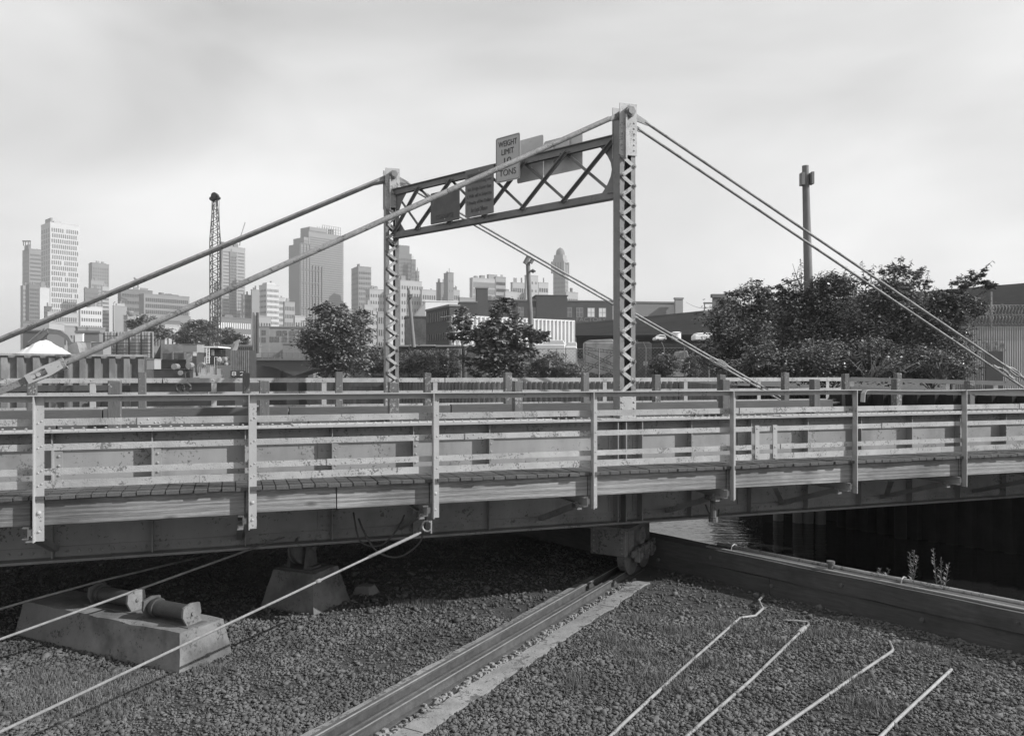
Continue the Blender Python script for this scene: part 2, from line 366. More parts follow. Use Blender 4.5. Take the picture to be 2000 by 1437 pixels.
def tufts(name, label, spots, n, h0, h1, seed, mt, cat='grass'):
    r = np.random.default_rng(seed); X = []; Y = []
    w = np.array([s[2]*s[3] for s in spots]); w = w/w.sum()
    idx = r.choice(len(spots), n, p=w); S = np.array(spots, float)[idx]
    ang = r.uniform(0, 2*PI, n); rad = r.uniform(0, 1, n)**.7
    X = S[:, 0]+np.cos(ang)*rad*S[:, 2]; Y = S[:, 1]+np.sin(ang)*rad*S[:, 3]
    h = r.uniform(h0, h1, n)*(1.15-.6*rad); wd_ = h*.045+.0015; a = r.uniform(0, 2*PI, n); ln = r.uniform(0, .6, n)*h; la = r.uniform(0, 2*PI, n)
    B0 = np.stack([X-np.cos(a)*wd_, Y-np.sin(a)*wd_, 0*X], -1); B1 = np.stack([X+np.cos(a)*wd_, Y+np.sin(a)*wd_, 0*X], -1)
    T1 = np.stack([X+np.cos(la)*ln+np.cos(a)*wd_*.3, Y+np.sin(la)*ln, h], -1); T0 = np.stack([X+np.cos(la)*ln, Y+np.sin(la)*ln, h*1.02], -1)
    V = np.stack([B0, B1, T1, T0], 1).reshape(-1, 3); Fa = np.arange(n*4).reshape(-1, 4)
    o = mesh_np(name, V, Fa, 4, mt, 'stuff'); o['label'] = label; o['category'] = cat; return o
def gspot(px, py, rx, ry): q = GP(px, py); return (q.x, q.y, rx, ry)
tufts('grass', 'thin short grass tufts growing through the gravel', [gspot(1250, 1280, .35, .5), gspot(1190, 1250, .3, .4), gspot(1430, 1225, .6, .4), gspot(1330, 1240, .35, .4), gspot(1600, 1240, .5, .3),
      gspot(1520, 1260, .4, .3), gspot(160, 1370, .9, .6), gspot(90, 1330, .5, .5), gspot(1290, 1330, .4, .4), gspot(1800, 1270, .35, .2), gspot(420, 1310, .2, .15), gspot(1120, 1330, .2, .4), gspot(1380, 1300, .5, .4), gspot(1650, 1330, .4, .3), gspot(1240, 1210, .5, .25), gspot(240, 1330, .5, .3), gspot(820, 1180, .5, .2), gspot(1700, 1380, .4, .3)], 30000, .02, .085, 7, M['grass'])

# ================================================================== THE BRIDGE
def u_at(px, v):                         # u of the bridge coordinate seen at photo column px, at offset v
    k = (px-HX)/F; c, n = math.cos(R), math.sin(R)
    return (k*(8.55+c*v)+5.05+n*v)/(c-k*n)
U0, U1 = -3.4, 18.0
bridge = thing('retractile_bridge', 'long riveted steel girder bridge with plank walkway crossing the canal', 'bridge', (U0, 3, 0), BF)
GT, GB = E-.685, E-2.28                  # girder top and bottom
def girder(vw, side, ua, ub, label, detail=True):
    s = side                              # side=-1: outer face towards the camera
    mb = MB(BF); mb.box(ua, ub, vw, vw+.014, GB+.02, GT-.02)
    g = mb.build('plate_girder', M['girder'], bridge, label=label)
    w = MB(BF)
    w.box(ua, ub, vw-.20, vw+.22, GT-.02, GT)
    top = w.build('top_flange', M['paint'], g)
    for (c0, c1) in ((2.75, 6.6), (7.3, 8.9), (10.6, 16.5)):
        w = MB(BF); w.box(c0, c1, vw-.185, vw+.205, GT+.002, GT+.016); w.build('cover_plate', M['paint'], g)
    w = MB(BF); w.box(ua, ub, vw-.20, vw+.22, GB, GB+.02); w.box(ua+.4, ub-.3, vw-.18, vw+.2, GB-.016, GB-.002); w.build('bottom_flange', M['girder'], g)
    for z0, z1 in ((GT-.15, GT-.022), (GB+.022, GB+.15)):
        w = MB(BF); w.box(ua, ub, vw-.014, vw-.001, z0, z1); w.build('flange_angle', M['girder'], g)
    rv = MB(BF)
    u = ua+.07
    while u < ub:
        rv.dome((u, vw-.12, GT+(.015 if any(a < u < b for a, b in ((2.75, 6.6), (7.3, 8.9), (10.6, 16.5))) else 0)), (0, 0, 1), .019)
        rv.dome((u+.06, vw+.12, GT+.015), (0, 0, 1), .019)
        if detail:
            rv.dome((u+.03, vw-.014, GT-.085), (0, -1, 0), .02)
            rv.dome((u+.03, vw-.014, GB+.085), (0, -1, 0), .024)
        u += .128
    rv.build('rivet_row', M['girder'], g, kind='stuff', smooth=True)
    # web stiffeners
    mb = MB(BF); x = -.13-1.13*2
    mb.box(x, x+.013, vw-.135, vw-.001, GB+.024, GT-.024); mb.box(x+.013, x+.105, vw-.014, vw-.001, GB+.155, GT-.155)
    for k in range(11): mb.dome((x+.062, vw-.014, GB+.21+k*.118), (0, -1, 0), .019)
    st = mb.build('stiffener', M['girder'], g)
    for k in range(1, 17):
        if k in (8, 9) and detail: continue
        if ua < x+1.13*k < ub-.1: share(st, (1.13*k, 0, 0))
    return g
gn = girder(1.62, -1, U0, U1, 'near plate girder of the bridge with sunlit riveted top flange')
gf = girder(6.72, -1, U0-1.7, 16.2, 'far plate girder of the bridge beyond the roadway', False)
# wide splice plates and bearing stiffeners on the near girder
for ua in (u_at(621, 1.6), u_at(1441, 1.6)):
    mb = MB(BF); mb.box(ua, ua+.27, 1.60, 1.6185, GB+.155, GT-.155)
    for k in range(10):
        for du in (.05, .13, .21): mb.dome((ua+du, 1.60, GB+.21+k*.13), (0, -1, 0), .018)
    mb.build('splice_plate', M['girder'], gn)
for ua in (7.58, 7.72, 8.0):
    mb = MB(BF); mb.box(ua, ua+.016, 1.44, 1.619, GB+.024, GT-.024); mb.box(ua-.08, ua, 1.600, 1.6185, GB+.155, GT-.155)
    for k in range(11): mb.dome((ua-.04, 1.600, GB+.2+k*.118), (0, -1, 0), .017)
    mb.build('bearing_stiffener', M['girder'], gn)
# roadway floor, floor beams
mb = MB(BF); mb.box(U0, 15.9, 1.9, 6.5, E-1.42, E-1.33); mb.build('roadway_deck', M['curbwood'], bridge)
mb = MB(BF); mb.box(U0, U0+.02, 1.635, 6.7, E-2.1, E-1.44)
mb.box(U0, U0+.02, 1.635, 6.7, E-2.1, E-2.08)
fb = mb.build('floor_beam', M['girder'], bridge)
for k in range(1, 9): share(fb, (k*2.2, 0, 0))
for v, ub in ((2.18, 17.6), (6.2, 15.8)):
    u = U0
    while u < ub:
        L = min(3.2, ub-u); mb = MB(BF); mb.box(u+.01, u+L-.01, v, v+.16, E-.92, E-.60+random.Random(u).uniform(-.01, .01)); mb.build('curb_timber', M['curbwood'], bridge, bevel=.008); u += 3.2
# walkway planks: slatted boards laid across
mb = MB(BF); w_ = .1475
for a, c in ((-.03, .30), (.35, .64), (.69, .99), (1.04, 1.40)): mb.box(0, w_-.012, a, c, E-1.318, E-1.28)
rr = random.Random(3); pl = None; n = 0; u = U0+.1
while u < 17.6:
    if pl is None: pl = mb.build('deck_plank', M['plank'], bridge, origin=(0, 0, 0)); base_u = 0; pl.location = Vector((u, 0, 0))-ORG[bridge.name]; ORG[pl.name] = Vector((u, 0, 0))
    else:
        o = share(pl, (u-(U0+.1), rr.uniform(-.012, .012), rr.uniform(-.004, .004)))
    u += w_; n += 1
mb = MB(BF)
for v in (.12, .62, 1.2): mb.box(U0, 17.6, v, v+.09, E-1.42, E-1.322)
mb.build('joist', M['curbwood'], bridge)
mb = MB(BF); mb.box(U0, 17.6, .14, 1.43, E-1.3265, E-1.3215); mb.build('gap_light_blocker', M['black'], bridge)  # added sheet: blocks sun through the plank gaps and darkens them
# outer fascia timbers, one piece at a time
PST = [2.157*i for i in range(-1, 9)]
joints = [-3.3, -2.1, -.05, 2.11, u_at(657, .03), 4.28, 6.43, 8.58, 10.75, u_at(1556, .03), 12.9, 15.06, 17.2]
rr = random.Random(8)
for a, c in zip(joints[:-1], joints[1:]):
    dz = rr.uniform(-.008, .008); mb = MB(BF); mb.box(a+.006, c-.006, .035+rr.uniform(0, .008), .115, E-1.595+dz, E-1.325)
    mb.build('fascia_timber', M['wood'], bridge, bevel=.006)
# outriggers that carry the walkway
def outrigger(u, v0, v1, sgn=1):
    mb = MB(BF); x0, x1 = u-.075, u-.062
    mb.box(x0, x1, v0, v1, E-1.735, E-1.605); mb.box(x0-.05, x0, v0, v1, E-1.618, E-1.605); mb.box(x0-.05, x0, v0, v1, E-1.735, E-1.722)
    mb.box(x0+.013, x0+.04, v0, v0+.06, E-1.70, E-1.63)
    return mb
orr = outrigger(0, -.015, 1.6).build('outrigger', M['paint'], bridge)
for k in range(-1, 9):
    if k: share(orr, (2.157*k, 0, 0))
mb = MB(BF); mb.bar((-.1, .25, E-1.74), (-.1, 1.58, E-2.15), .07, .07); mb.box(-.135, -.065, .18, .34, E-1.80, E-1.735)
br = mb.build('diagonal_brace', M['girder'], bridge)
for k in range(-1, 9):
    if k: share(br, (2.157*k, 0, 0))
# skewed struts under the deck seen on the right
for ua in (9.6, 11.8):
    mb = MB(BF); mb.bar((ua, .3, E-1.66), (ua+1.1, 1.55, E-2.14), .08, .02); mb.build('sway_strut', M['girder'], bridge)
# jack under the outrigger below the fifth post
mb = MB(BF); uj = 2.157*4-.06
mb.tube([(uj, .35, E-1.735), (uj, .35, E-1.79)], .13, 14); mb.tube([(uj, .35, E-1.79), (uj, .35, E-2.05)], .045, 10); mb.tube([(uj, .35, E-2.05), (uj, .35, E-2.12)], .07, 10)
mb.build('jack_screw', M['truck'], bridge)

# ------------------------------------------------------------------ near handrail
rail = thing('walkway_railing', 'pale steel walkway railing with flat bands along the near edge of the bridge', 'railing', (U0, 0, E-1.28), BF)
mb = MB(BF); mb.box(-.012, .078, 0, .011, E-1.76, E-.225); mb.box(-.012, -.001, -.085, -.001, E-1.76, E-.225)
for z in (.50, .765, 1.025, 1.165): mb.dome((.022, -.0, E-z-.01), (0, -1, 0), .011); mb.dome((.055, -.0, E-z+.012), (0, -1, 0), .011)
mb.dome((.03, 0, E-1.46), (0, -1, 0), .024); mb.dome((.03, 0, E-1.66), (0, -1, 0), .016)
ps = mb.build('post', M['paint'], rail)
for k in range(-1, 9):
    if k: share(ps, (2.157*k, 0, 0))
mb = MB(BF); uu = [U0, 2.1, 5.4, u_at(1674, 0)+.02]
for a, c in zip(uu[:-1], uu[1:]): mb.box(a+.001, c, -.075, .010, E-.222, E-.211); mb.box(a+.001, c, .012, .022, E-.285, E-.2225)
mb.build('top_rail', M['paint'], rail)
mb = MB(BF); a = u_at(1682, 0)
pts = [(a, -.03, E-.40), (a+.01, -.03, E-.27), (a+.05, -.03, E-.225)]
for i in range(12): pts.append((a+.15+i*.55, -.03, E-.222-.016*math.sin(PI*min(1, i/5))))
for i in range(len(pts)-1): mb.bar(pts[i], pts[i+1], .085, .011)
for i in range(2, len(pts)-1): mb.bar((pts[i][0], .018, pts[i][2]-.035), (pts[i+1][0], .018, pts[i+1][2]-.035), .010, .058)
mb.build('top_rail', M['paint'], rail, label='right hand handrail length with rounded drooping end')
rr = random.Random(2)
for z0, z1, nm in ((.464, .54, 'flat_band'), (.73, .80, 'flat_band'), (.99, 1.06, 'flat_band'), (1.12, 1.205, 'toe_band')):
    cuts = [U0]+sorted(rr.uniform(-1, 15) for _ in range(4))+[17.2]
    cuts = {.464: [U0, 1.0, 8.8, 14.2, 17.2], .73: [U0, 4.75, 11.35, 17.2], .99: [U0, 3.05, 9.5, 15.5, 17.2], 1.12: [U0, 1.62, 6.2, 12, 17.2]}[z0]
    for i, (a, c) in enumerate(zip(cuts[:-1], cuts[1:])):
        mb = MB(BF); dz = rr.uniform(-.004, .004); mb.box(a+.002, c-.002, .0125, .0185, E-z1+dz, E-z0+dz)
        mb.build(nm, M['paint_worn'], rail)
        if i and nm == 'flat_band':
            mb = MB(BF); mb.box(a-.02, a+.22, .004, .0115, E-z1-.003, E-z0+.003)
            for du in (.02, .09, .16, .2): mb.dome((a+du, .004, E-(z0+z1)/2+(.02 if int(du*100) % 2 else -.018)), (0, -1, 0), .010)
            mb.build('splice_plate', M['paint'], rail)
for px in (1475, 1510):
    a = u_at(px, -.01); mb = MB(BF); mb.box(a, a+.07, -.012, .003, E-1.19, E-.715)
    for z in (.76, 1.03, 1.15): mb.dome((a+.035, -.012, E-z), (0, -1, 0), .013)
    mb.build('strap', M['paint'], rail)

# ------------------------------------------------------------------ far railing
fr_ = thing('far_railing', 'pale two band steel railing along the far edge of the bridge', 'railing', (U0-1.5, 7.9, E-1.28), BF)
ub = u_at(1646, 7.9)
for z0, z1 in ((.055, .15), (.335, .435), (.62, .70), (.9, .98)):
    cuts = [U0-2.5, u_at(300, 7.9)+z0*3, u_at(850, 7.9)+z0*4, u_at(1240, 7.9)-z0*3, ub]
    for a, c in zip(cuts[:-1], cuts[1:]): mb = MB(BF); mb.box(a+.01, c-.01, 7.88, 7.888, E-z1, E-z0); mb.build('flat_band', M['paint_worn'], fr_)
a0 = u_at(181, 7.9); mb = MB(BF); mb.box(a0-.05, a0+.05, 7.889, 7.90, E-1.3, E-.06); mb.box(a0+.04, a0+.05, 7.901, 7.97, E-1.3, E-.06)
for z in (.1, .38): mb.dome((a0-.02, 7.878, E-z), (0, -1, 0), .014)
fp = mb.build('post', M['paint'], fr_)
for px in (-60, 418, 633, 850, 1015, 1181, 1339, 1482, 1616, 1645): share(fp, (u_at(px, 7.9)-a0, 0, 0))
# far walkway fascia
mb = MB(BF); mb.box(U0-2, ub, 7.95, 8.05, E-1.6, E-1.33); mb.box(U0-2, ub, 6.95, 8.05, E-1.327, E-1.285); mb.build('far_walkway', M['plank'], bridge)

# ------------------------------------------------------------------ timber posts by the roadway
def guard(label, v, s, ks, u0, top, xs=None, width=.17):
    g_ = thing('timber_guard', label, 'guard fence', (u0, v, E-1.3), BF)
    rr = random.Random(int(v*10)); first = None
    us = [u_at(x, v) for x in xs]
    for u in us:
        wd_ = width*rr.uniform(.88, 1.1); tz = E+top+rr.uniform(-.03, .03); lean = rr.uniform(-.012, .012)
        mb = MB(BF); z0, z1 = E-1.33, tz
        mb.add([(u-wd_/2, v, z0), (u+wd_/2, v, z0), (u+wd_/2, v+.14, z0), (u-wd_/2, v+.14, z0),
                (u-wd_/2+lean, v, z1), (u+wd_/2+lean, v, z1-rr.uniform(0, .02)), (u+wd_/2+lean, v+.14, z1-.01), (u-wd_/2+lean, v+.14, z1)],
               [(0,3,2,1),(4,5,6,7),(0,1,5,4),(1,2,6,5),(2,3,7,6),(3,0,4,7)])
        mb.build('post', M['post'], g_, bevel=.008)
    return g_
g1 = guard('row of shorter weathered timber posts just behind the near girder', 2.02, 1.9, 0, 0, -.075, xs=[222, 515, 770, 1012, 1234, 1418, 1597, 1757, 1900], width=.145)
g2 = guard('row of taller weathered timber posts in front of the far girder', 6.38, 1.8, 0, 0, .05, xs=[60, 278, 480, 662, 835, 994, 1145, 1285, 1412, 1537, 1655, 1757], width=.145)

# ------------------------------------------------------------------ street approach railing on the right
A = W(1661, 740, 20.3); B_ = W(2080, 750, 18.5)
ap = thing('approach_railing', 'thin pale three bar railing beside the street at the right end of the bridge', 'railing', A)
dA = (B_-A)
for dz in (0, -.235, -.50): 
    mb = MB(); mb.bar(A+Vector((0, 0, dz)), B_+Vector((0, 0, dz-.02)), .03, .10); mb.build('flat_bar', M['paint'], ap)
for px in (1665, 1763, 1862, 1955):
    k = (px-1661)/419.; q = A+dA*k; mb = MB(); mb.box(q.x-.05, q.x+.05, q.y+.03, q.y+.06, E-1.3, q.z+.03); mb.build('post', M['paint'], ap)

# ------------------------------------------------------------------ portal gantry
CN, CF = (7.786, 1.63), (5.07, 6.72)
gate = thing('portal_gantry', 'riveted steel portal frame with two laced columns and a lattice cross beam over the roadway', 'gantry', (6.4, 4.2, GT), BF)
def column(cu, cv, label):
    W2, D2, top, z0 = .135, .115, E+4.22, GT+.02
    mb = MB(BF)
    mb.box(cu-W2, cu-W2+.012, cv-D2, cv+D2, z0, top-.12); mb.box(cu+W2-.012, cu+W2, cv-D2, cv+D2, z0, top-.12)      # side channels
    for sv in (-1, 1):
        for su in (-1, 1):
            x0 = cu+su*(W2-.012); x1 = cu+su*(W2-.075); v_ = cv+sv*D2
            mb.box(x0, x1, v_-(.012 if sv > 0 else 0), v_+(.012 if sv < 0 else 0), z0, top-.12)
    c = mb.build('column', M['gantry'], gate, label=label)
    lat = None; z = z0+.42; flip = 1
    P_ = .152
    while z < top-.86:
        for sv in (-1, 1):
            v_ = cv+sv*(D2+.012)
            a = (cu-flip*(W2-.03), v_, z); b_ = (cu+flip*(W2-.03), v_, z+P_)
            mb = MB(BF); mb.bar(a, b_, .010, .058)
            if sv < 0:
                for q in (a, b_): mb.tube([(q[0], v_-.018, q[2]), (q[0], v_+.004, q[2])], .033, 10); mb.dome((q[0], v_-.018, q[2]), (0, -1, 0), .018)
            mb.build('lacing_bar', M['paint_worn'], c)
        z += P_; flip = -flip
    # foot plate and head plates
    mb = MB(BF); mb.box(cu-W2-.004, cu+W2+.004, cv-D2-.014, cv-D2-.002, z0, z0+.40)
    for k in range(4): mb.dome((cu-W2+.03, cv-D2-.014, z0+.05+k*.1), (0, -1, 0), .018); mb.dome((cu+W2-.03, cv-D2-.014, z0+.05+k*.1), (0, -1, 0), .018)
    mb.build('foot_plate', M['paint_worn'], c)
    for sv in (-1, 1):
        mb = MB(BF); v_ = cv+sv*(D2+.01); mb.box(cu-W2-.01, cu+W2+.015, v_-.009, v_+.009, top-.80, top)
        if sv < 0:
            for k in range(6): mb.dome((cu+W2-.03, v_-.009, top-.72+k*.085), (0, -1, 0), .017); mb.dome((cu-W2+.025, v_-.009, top-.72+k*.085), (0, -1, 0), .017)
            mb.box(cu-W2+.07, cu-W2+.095, v_-.06, v_-.010, top-.86, top-.18)
        mb.build('head_plate', M['paint_worn'], c)
    mb = MB(BF); mb.tube([(cu+.02, cv-D2-.11, top-.13), (cu+.02, cv+D2+.06, top-.13)], .055, 14)
    mb.tube([(cu+.02, cv-D2-.085, top-.13), (cu+.02, cv-D2-.02, top-.13)], .085, 6); mb.build('pin', M['gantry'], c, smooth='auto')
    mb = MB(BF)
    for k in range(9): mb.dome((cu-W2, cv-.1, z0+.5+k*.45), (-1, 0, 0), .022)
    mb.build('side_rivets', M['gantry'], c, kind='stuff')
    return c
cn_ = column(*CN, 'near laced column standing on the near girder')
cf_ = column(*CF, 'far laced column standing on the far girder')
nW, fW = BF.w(CN+(0,)), BF.w(CF+(0,))
BL = (fW-nW).length; GA = math.degrees(math.atan2((nW-fW).y, (nW-fW).x))
GF = Frame(nW.x, nW.y, GA)             # beam frame: x = towards the near column (0 there), y away from the camera
def b2(p): return BF.inv(GF.w(p))
def gbar(mb, p, q, w, h, up=(0, 0, 1)): mb.bar(b2(p), b2(q), w, h, up)
ZT, ZB = E+3.73, E+2.86
for z, sg in ((ZT, -1), (ZB, 1)):
    mb = MB(BF)
    for y in (-.035, .035): gbar(mb, (-.12, y, z), (-BL+.12, y, z), .012, .11)
    gbar(mb, (-.12, 0, z+.06*(-sg)), (-BL+.12, 0, z+.06*(-sg)), .16, .012)
    mb.build('chord', M['gantry'], gate)
for k in range(6):
    for typ in (0, 1):
        a, c = (-(1.22+.93*k), -(.2+.93*k)) if typ == 0 else (-(.22+.93*k), -(1.2+.93*k))
        if a < -BL+.1: a = -BL+.12
        if c < -BL+.1: c = -BL+.12
        y = -.045 if typ == 0 else .045; mb = MB(BF)
        gbar(mb, (a, y, ZB+.02), (c, y, ZT-.02), .012, .085 if typ == 0 else .05); 
        if typ == 0: gbar(mb, (a, y-.03, ZB+.02), (c, y-.03, ZT-.02), .05, .012)
        for q, zz in ((a, ZB+.03), (c, ZT-.03)):
            for dx in (-.05, 0, .05): mb.dome(b2((q+dx, -.06, zz)), b2((0, -1, 0))-b2((0, 0, 0)), .016)
        mb.build('lattice_diagonal', M['gantry'], gate)
for s_, sg in ((-.15, -1), (-BL+.15, 1)):                       # curved gussets at the ends
    pts = [(s_, .0, ZB-.05), (s_, .0, ZT+.0)]
    arc = [(s_+sg*(.36-.27*math.sin(PI*i/8)), 0, ZT-.02-(ZT-ZB)*i/8) for i in range(9)]
    mb = MB(BF); P = [b2(q) for q in pts+arc]; off = b2((0, .012, 0))-b2((0, 0, 0)); n = len(arc)
    A_ = [b2((s_, 0, ZT-.02-(ZT-ZB)*i/8)) for i in range(9)]; B2_ = [b2(q) for q in arc]
    for i in range(8): mb.slab([A_[i], B2_[i], B2_[i+1], A_[i+1]], off)
    mb.build('gusset', M['gantry'], gate)

# ------------------------------------------------------------------ signs on the beam
def text_mesh(body, size, depth=.002, width=None):
    cu = bpy.data.curves.new('lettering', 'FONT'); cu.body = body; cu.size = size; cu.align_x = 'CENTER'; cu.extrude = depth; cu.space_line = .95
    o = bpy.data.objects.new('lettering', cu); COL.objects.link(o); dg = bpy.context.evaluated_depsgraph_get(); dg.update()
    me = bpy.data.meshes.new_from_object(o.evaluated_get(dg)); bpy.data.objects.remove(o)
    v = np.zeros(len(me.vertices)*3, np.float32); me.vertices.foreach_get('co', v); v = v.reshape(-1, 3)
    return me, v
def lettering(body, parent, x, z, h, w, y=-.002, mt=None, name='lettering'):      # centred on x, vertical centre z, facing -y
    me, v = text_mesh(body, h)
    wx = v[:, 0].max()-v[:, 0].min(); hz = v[:, 1].max()-v[:, 1].min(); cx = (v[:, 0].max()+v[:, 0].min())/2; cz = (v[:, 1].max()+v[:, 1].min())/2
    V = np.stack([(v[:, 0]-cx)*(w/wx), -v[:, 2], (v[:, 1]-cz)*(h/hz)], -1)
    me.vertices.foreach_set('co', V.astype(np.float32).ravel()); me.update(); me.materials.clear(); me.materials.append(mt or M['ink'])
    o = bpy.data.objects.new(name, me); COL.objects.link(o); o.parent = parent; o.location = Vector((x, y, z))-ORG[parent.name]
    ORG[o.name] = Vector((x, y, z)); FRM[o.name] = FRM[parent.name]; return o
def rrect(x0, x1, z0, z1, y, r):
    P = []
    for cx, cz, a0 in ((x1-r, z1-r, 0), (x0+r, z1-r, 90), (x0+r, z0+r, 180), (x1-r, z0+r, 270)):
        for k in range(5): a = math.radians(a0+k*22.5); P.append((cx+r*math.cos(a), y, cz+r*math.sin(a)))
    return P
def sign(label, s0, s1, z0, z1, y, mt, r=.04, border=None):
    t = thing('sign', label, 'sign', (-(s0+s1)/2, y, z0), GF)
    mb = MB(GF); mb.slab(rrect(-s1, -s0, z0, z1, y, r), (0, .004, 0)); mb.build('sign_panel', mt, t)
    if border:
        P = rrect(-s1+.015, -s0-.015, z0+.015, z1-.015, y-.0015, r*.8); Q = rrect(-s1+.023, -s0-.023, z0+.023, z1-.023, y-.0015, r*.7); n = len(P); mb = MB(GF)
        for i in range(n): j = (i+1) % n; mb.add([P[i], P[j], Q[j], Q[i]], [(0, 1, 2, 3)])
        mb.build('sign_border', M['ink'], t)
    mb = MB(GF)
    for zz in (z0+.06, z1-.06): mb.dome((-(s0+s1)/2, y-.001, zz), (0, -1, 0), .012)
    mb.build('bolt', M['signback'], t)
    return t
t = sign('white weight limit ten tons sign standing above the cross beam', 2.06, 2.64, E+3.40, E+4.20, -.16, M['sign'], border=True)
xc = -2.35
for tx, zc, h, w in (('WEIGHT', 4.07, .10, .44), ('LIMIT', 3.925, .10, .29), ('10', 3.765, .11, .17), ('TONS', 3.56, .11, .40)): lettering(tx, t, xc, E+zc, h, w, -.164)
t = sign('brownish ordinance notice with seven lines of narrow lettering on the cross beam', 2.72, 3.45, E+2.90, E+3.78, -.13, M['signord'], r=.02)
for i, (tx, w) in enumerate((('ORDINANCE OF THE CITY', .62), ('Any Person Driving over', .62), ('this Bridge Faster than', .60), ('a Walk will be Subject to', .62), ('a Penalty of Five Dollars', .62), ('for Each Offence', .42))):
    lettering(tx, t, -3.085, E+3.65-i*.125, .085, w, -.134, M['inkfaint'])
t = sign('dark faded clearance sign at the left of the ordinance notice', 3.60, 4.41, E+2.90, E+3.50, -.13, M['signdark'], r=.03)
lettering('CLEARANCE', t, -4.02, E+3.02, .09, .5, -.134, M['inkfaint'])
t = sign('blank grey sign back peeping out behind the weight limit sign', 1.80, 2.42, E+3.42, E+4.18, .16, M['signback'])
t = sign('large blank tilted sign back seen behind the upper chord near the right column', .93, 1.78, E+3.43, E+4.04, .14, M['signback'], r=.05)
for q_ in (-1.2, -1.55): mb = MB(GF); mb.bar((q_, .12, ZT-.1), (q_, .12, E+4.0), .03, .03); mb.build('sign_bracket', M['signback'], t)

# ------------------------------------------------------------------ stays
def stay(label, cu, cv, ue, ze, r=.032, pair=.0, ue_ext=0, turn=None, clevis=False):
    top = E+4.08; t = thing('stay_rod', label, 'stay rod', (cu, cv, top), BF, None)
    sg = 1 if ue > cu else -1
    a = Vector((cu+sg*.08, cv, top)); b_ = Vector((ue, cv, ze)); d = (b_-a).normalized()
    offs = (-pair, pair) if pair else (0,)
    for i, o_ in enumerate(offs):
        mb = MB(BF); dv = Vector((0, o_, -.035*i)); mb.tube([a+dv+d*.25, b_+dv], r, 12); mb.build('rod', M['rod'], t, smooth='auto')
        mb = MB(BF); e = a+dv; mb.slab([e+Vector((-sg*.06, -.012, .06)), e+Vector((-sg*.06, -.012, -.08)), e+d*.3+Vector((0, -.012, -.03)), e+d*.3+Vector((0, -.012, .03))], (0, .024, 0)); mb.build('eye_plate', M['rod'], t)
    if turn:
        for o_ in offs:
            c = a+(b_-a)*turn+Vector((0, o_, 0)); n_ = Vector((-d.z, 0, d.x)); mb = MB(BF)
            L = .17
            ring = [c+d*L*math.cos(q)+n_*(.045*math.sin(q)) for q in [2*PI*k/16 for k in range(17)]]
            mb.tube(ring, .020, 8); mb.tube([c-d*(L+.12), c-d*(L-.03)], r*1.35, 10); mb.tube([c+d*(L-.03), c+d*(L+.12)], r*1.35, 10)
            mb.build('turnbuckle', M['rod'], t, smooth='auto')
    return t, a, b_, d
t, a, b_, d = stay('thick stay rod running from the near column down to a clevis at the left', CN[0], CN[1]-.08, u_at(112, 1.55), E+.11, r=.040)
c0 = b_; n_ = Vector((-d.z, 0, d.x)).normalized()
for sv in (-.075, .075):
    mb = MB(BF); L = .36
    P = [c0-d*.06+n_*.05, c0+d*.10+n_*.072, c0+d*L+n_*.058, c0+d*L-n_*.058, c0+d*.10-n_*.072, c0-d*.06-n_*.05]
    I = [c0+d*.12+n_*.04, c0+d*.16+n_*.045, c0+d*(L-.06)+n_*.035, c0+d*(L-.06)-n_*.035, c0+d*.16-n_*.045, c0+d*.12-n_*.04]
    for i in range(6):
        j = (i+1) % 6; mb.slab([P[i]+Vector((0, sv, 0)), P[j]+Vector((0, sv, 0)), I[j]+Vector((0, sv, 0)), I[i]+Vector((0, sv, 0))], (0, .03 if sv < 0 else -.03, 0))
    mb.build('clevis_cheek', M['paint'], t)
mb = MB(BF); mb.tube([c0-d*.10, c0+d*.08], .075, 14); mb.build('clevis_collar', M['rod'], t, smooth='auto')
mb = MB(BF)
for q in (.22, .28): mb.tube([c0+d*q+Vector((0, -.07, 0)), c0+d*q+Vector((0, .07, 0))], .025, 10)
mb.tube([c0+d*.12, c0+d*.32], .025, 10); mb.build('clevis_bolt', M['paint'], t, smooth='auto')
mb = MB(BF); e = c0+d*.33; mb.slab([e+n_*.04+Vector((0, -.03, 0)), e-n_*.04+Vector((0, -.03, 0)), Vector((-1.75, CN[1]-.11, GT+.02)), Vector((-1.6, CN[1]-.11, GT+.02))], (0, .06, 0)); mb.build('anchor_link', M['gantry'], t)
stay('double stay rod running down to the right from the near column', CN[0], CN[1], 16.9, E-.42, r=.022, pair=.12, turn=.893)
stay('stay rod pair running down to the left from the far column', CF[0], CF[1], -3.4, E-.1, r=.028, pair=.06)
stay('double stay rod with turnbuckle descending right beyond the portal', CF[0], CF[1], 14.9, GT+.02, r=.022, pair=.07, turn=.80)

# ------------------------------------------------------------------ roller truck and track
tk = thing('roller_truck', 'riveted steel roller truck carrying the girder on small wheels at the track end', 'roller truck', (0, 0, 0), TF)
tp = TF.inv((1.70, 12.2, 0)); x1, y0 = tp.x, tp.y
mb = MB(TF); mb.box(x1-.56, x1, y0, y0+1.15, E-2.75, E-2.35); bx = mb.build('housing', M['truck'], tk, bevel=.01)
mb = MB(TF); mb.box(x1-.72, x1+.10, y0-.08, y0+1.4, E-2.348, E-2.300); mb.build('bearing_plate', M['truck'], tk)
mb = MB(TF)
for k in range(5):
    z = E-2.70+k*.08
    for q in (.06, .22, .34): mb.dome((x1+.015, y0+q, z), (1, 0, 0), .016)
    mb.dome((x1-.04, y0, z), (0, -1, 0), .016); mb.dome((x1-.5, y0, z), (0, -1, 0), .016)
mb.build('rivets', M['gantry'], tk, kind='stuff')
